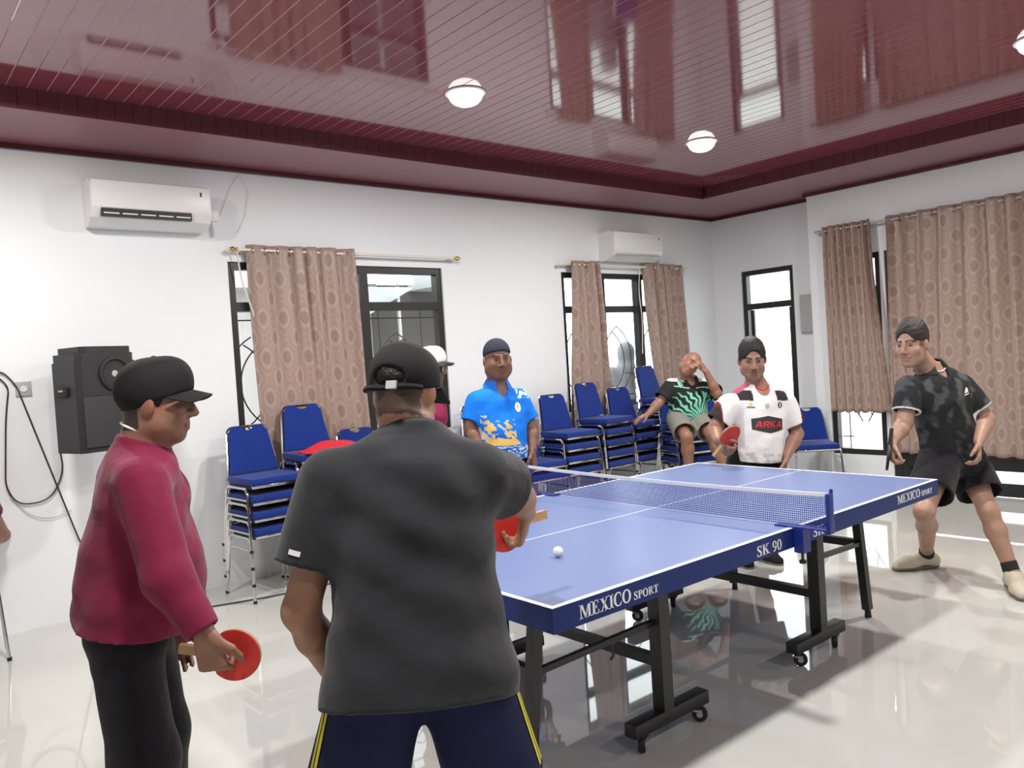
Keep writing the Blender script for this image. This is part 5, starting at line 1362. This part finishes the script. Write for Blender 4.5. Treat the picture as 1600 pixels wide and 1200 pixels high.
# --- 7: young player in the dark patterned polo shirt
F7 = camdir(-.76, -.14, -.60); pel = W(1489, 712, 4.92)
J = dict(pelvis=pel, neck=W(1455, 577, 4.88), head=W(1425, 538, 4.80), shR=W(1420, 605, 4.80), shL=W(1503, 604, 4.93), elR=W(1414, 660, 4.75), wrR=W(1395, 690, 4.68),
         elL=W(1541, 654, 4.90), wrL=W(1529, 690, 4.74), hipR=W(1466, 725, 4.86), hipL=W(1512, 727, 4.98), knR=W(1444, 800, 4.66), knL=W(1545, 800, 4.78))
aR_ = np.array((3.73, .50, .092)); aL_ = np.array((3.55, -.06, .092))
J.update(anR=aR_, anL=aL_, toeR=aR_+camdir(-1, 0, -.1)*.1, toeL=aL_+camdir(-.35, 0, -1)*.1)
p7 = Person('young player in dark patterned polo and black shorts at table corner', J, F7, skin=(.38, .225, .160), size=1.09, h=.0065)
p7.body(hands=dict(L=dict(d=camdir(-.15, -1, -.3), palm=camdir(-.8, 0, .5), curl=.55), R=dict(d=camdir(-.15, -1, -.1), palm=camdir(.9, 0, -.2), curl=.8)), legr=.97, fade=.6, nose=.9)
def dye7(V):
    n1 = noise3(V, 6, 41); n2 = noise3(V, 11, 42); c = np.tile((.020, .021, .023), (len(V), 1)); v = n1+.5*n2
    c[v > .15] = (.038, .041, .043); c[v > .50] = (.070, .076, .080)
    for a, b in ((J['shR'], J['elR']), (J['shL'], J['elL'])):
        d = _n(b-a); s_ = (V-a)@d; L_ = np.linalg.norm(b-a); far = np.linalg.norm((V-a)-s_[:, None]*d, axis=1)
        m = (s_ > .66*L_) & (far < .115); c[m] = (.70, .69, .68)
    return c
p7.shirt('cloth_dyed', hem=-.03, sleeve=.70, sr=(.070, .074), dye=dye7, seed=18, h=.006, grow=-.012, vneck=(.030, .035))
mat('collar_dark', (.024, .025, .027), .8); p7.collar('collar_dark')
vn = [J['neck']+p7.U*.022+(p7.R*math.sin(a)*.080+p7.F*math.cos(a)*.080)-p7.U*.035*max(0, math.cos(a))**3-p7.base for a in [2*math.pi*i/30 for i in range(30)]]
MB().tube(vn, .0035, 6, closed=True).build('collar_piping', 'logo_white', p7.root, True)
p7.legs_cloth('cloth_black', name='shorts', frac=.62, r0=.112, r1=.114, top=.14)
p7.shoes(high=.075)
hair('hair', p7.root, p7.base, J['head'], p7.r, p7.u, p7.f, 1.09, 'hair_brown', front=.030, back=-.014, thick=.0025, top=.022, sides=False, carve=.090)
decal('chest_mark', p7.shirtobj, p7.base, p7.root, 'logo_white', [[(-.028, -.004), (.022, -.008), (.026, .010), (.014, .024), (-.002, .020), (-.016, .008)], [(-.030, -.018), (.024, -.020), (.024, -.013), (-.030, -.011)]], p7.trunk(.70, -.075, .1), -p7.R, p7.U, p7.F)
decal('shorts_mark', p7.legobj, p7.base, p7.root, 'logo_teal', [[(-.028, -.012), (.028, -.012), (.020, .010), (.008, .004), (-.004, .014), (-.016, .002)]], J['hipL']+(J['knL']-J['hipL'])*.52-p7.R*.0, -p7.R, Z3, -camdir(.0, 0, 1))
paddle('dark paddle held low by the young player, seen edge on', W(1388, 714, 4.64), camdir(.12, 1, .0), camdir(-.9, .05, .40), 1.0, 'rubber_dark', 'rubber_dark', 'rubber_dark')

# --- 8: figure outside the middle window
F8 = camdir(.5, 0, .85); pel = W(974, 640, 9.35)
J = dict(pelvis=pel, neck=W(976, 575, 9.35), head=W(979, 553, 9.35), shL=W(956, 584, 9.30), shR=W(998, 584, 9.42), elL=W(950, 625, 9.3), wrL=W(962, 650, 9.4), elR=W(1006, 625, 9.45), wrR=W(1000, 655, 9.5))
J.update(legs(pel, flatdir(J['shR']-J['shL']), np.cross(Z3, flatdir(J['shR']-J['shL'])), spread=.1))
for k in ('anL', 'anR'): J[k] = J[k]-np.array((0, 0, .15))
p8 = Person('person in grey hood standing outside the middle window', J, F8, skin=(.25, .15, .11), h=.010, size=1.05)
mat('cloth_hood', (.30, .30, .33), .85, bump=.3, bscale=10)
p8.lo[2] = -.2; p8.body(noeyes=True); p8.shirt('cloth_hood', hem=-.3, sr=(.085, .08), long=True, name='jacket'); p8.legs_cloth('cloth_black', frac=1.93)
fd = Field(J['head']-.22, J['head']+.22, .009); P_ = lambda a, b, e: J['head']+(p8.r*a+p8.u*b+p8.f*e)
fd.ell(P_(0, .02, -.02), (p8.r, p8.f, p8.u), (.100, .118, .125), .03); fd.limb(P_(0, -.08, -.02), P_(0, -.17, -.03), .09, .12, .05); fd.ell(P_(0, .0, .13), (p8.r, p8.f, p8.u), (.066, .08, .085), .01, sub=True)
V, Q = fd.mesh(); mesh_obj('hood', V, Q, 'cloth_hood', p8.root, p8.base)

# --- 9: person sitting at the left edge, only an elbow in the picture
c9 = np.array((-1.24, 3.70, 0)); F9 = np.array((-.62, -.785, 0)); R9 = np.cross(F9, Z3)
pel = c9+np.array((0, .03, .60))-F9*.02
J = dict(pelvis=pel, neck=pel+np.array((0, 0, .53))-F9*.05, head=pel+np.array((0, 0, .67)), shL=pel-R9*.17+Z3*.48, shR=pel+R9*.17+Z3*.48,
         elL=W(4, 836, 5.0), wrL=pel-R9*.08+F9*.30+Z3*.02, elR=pel+R9*.27+Z3*.20, wrR=pel+R9*.12+F9*.26+Z3*.05,
         hipL=pel-R9*.09-Z3*.02, hipR=pel+R9*.09-Z3*.02, knL=pel-R9*.11+F9*.42-Z3*.02, knR=pel+R9*.11+F9*.42-Z3*.02)
J.update(anL=np.array((*(J['knL']+F9*.03)[:2], .085)), anR=np.array((*(J['knR']+F9*.03)[:2], .085)))
p9 = Person('seated person at the left picture edge, only a bent elbow showing', J, F9, skin=(.30, .155, .110), h=.009)
p9.body(noeyes=False); p9.shirt('cloth_maroon', hem=-.1, sleeve=.62, sr=(.070, .072)); p9.legs_cloth('cloth_black', frac=1.9)
p9.shoes(high=.03); hair('hair', p9.root, p9.base, J['head'], p9.r, p9.u, p9.f, 1.0)
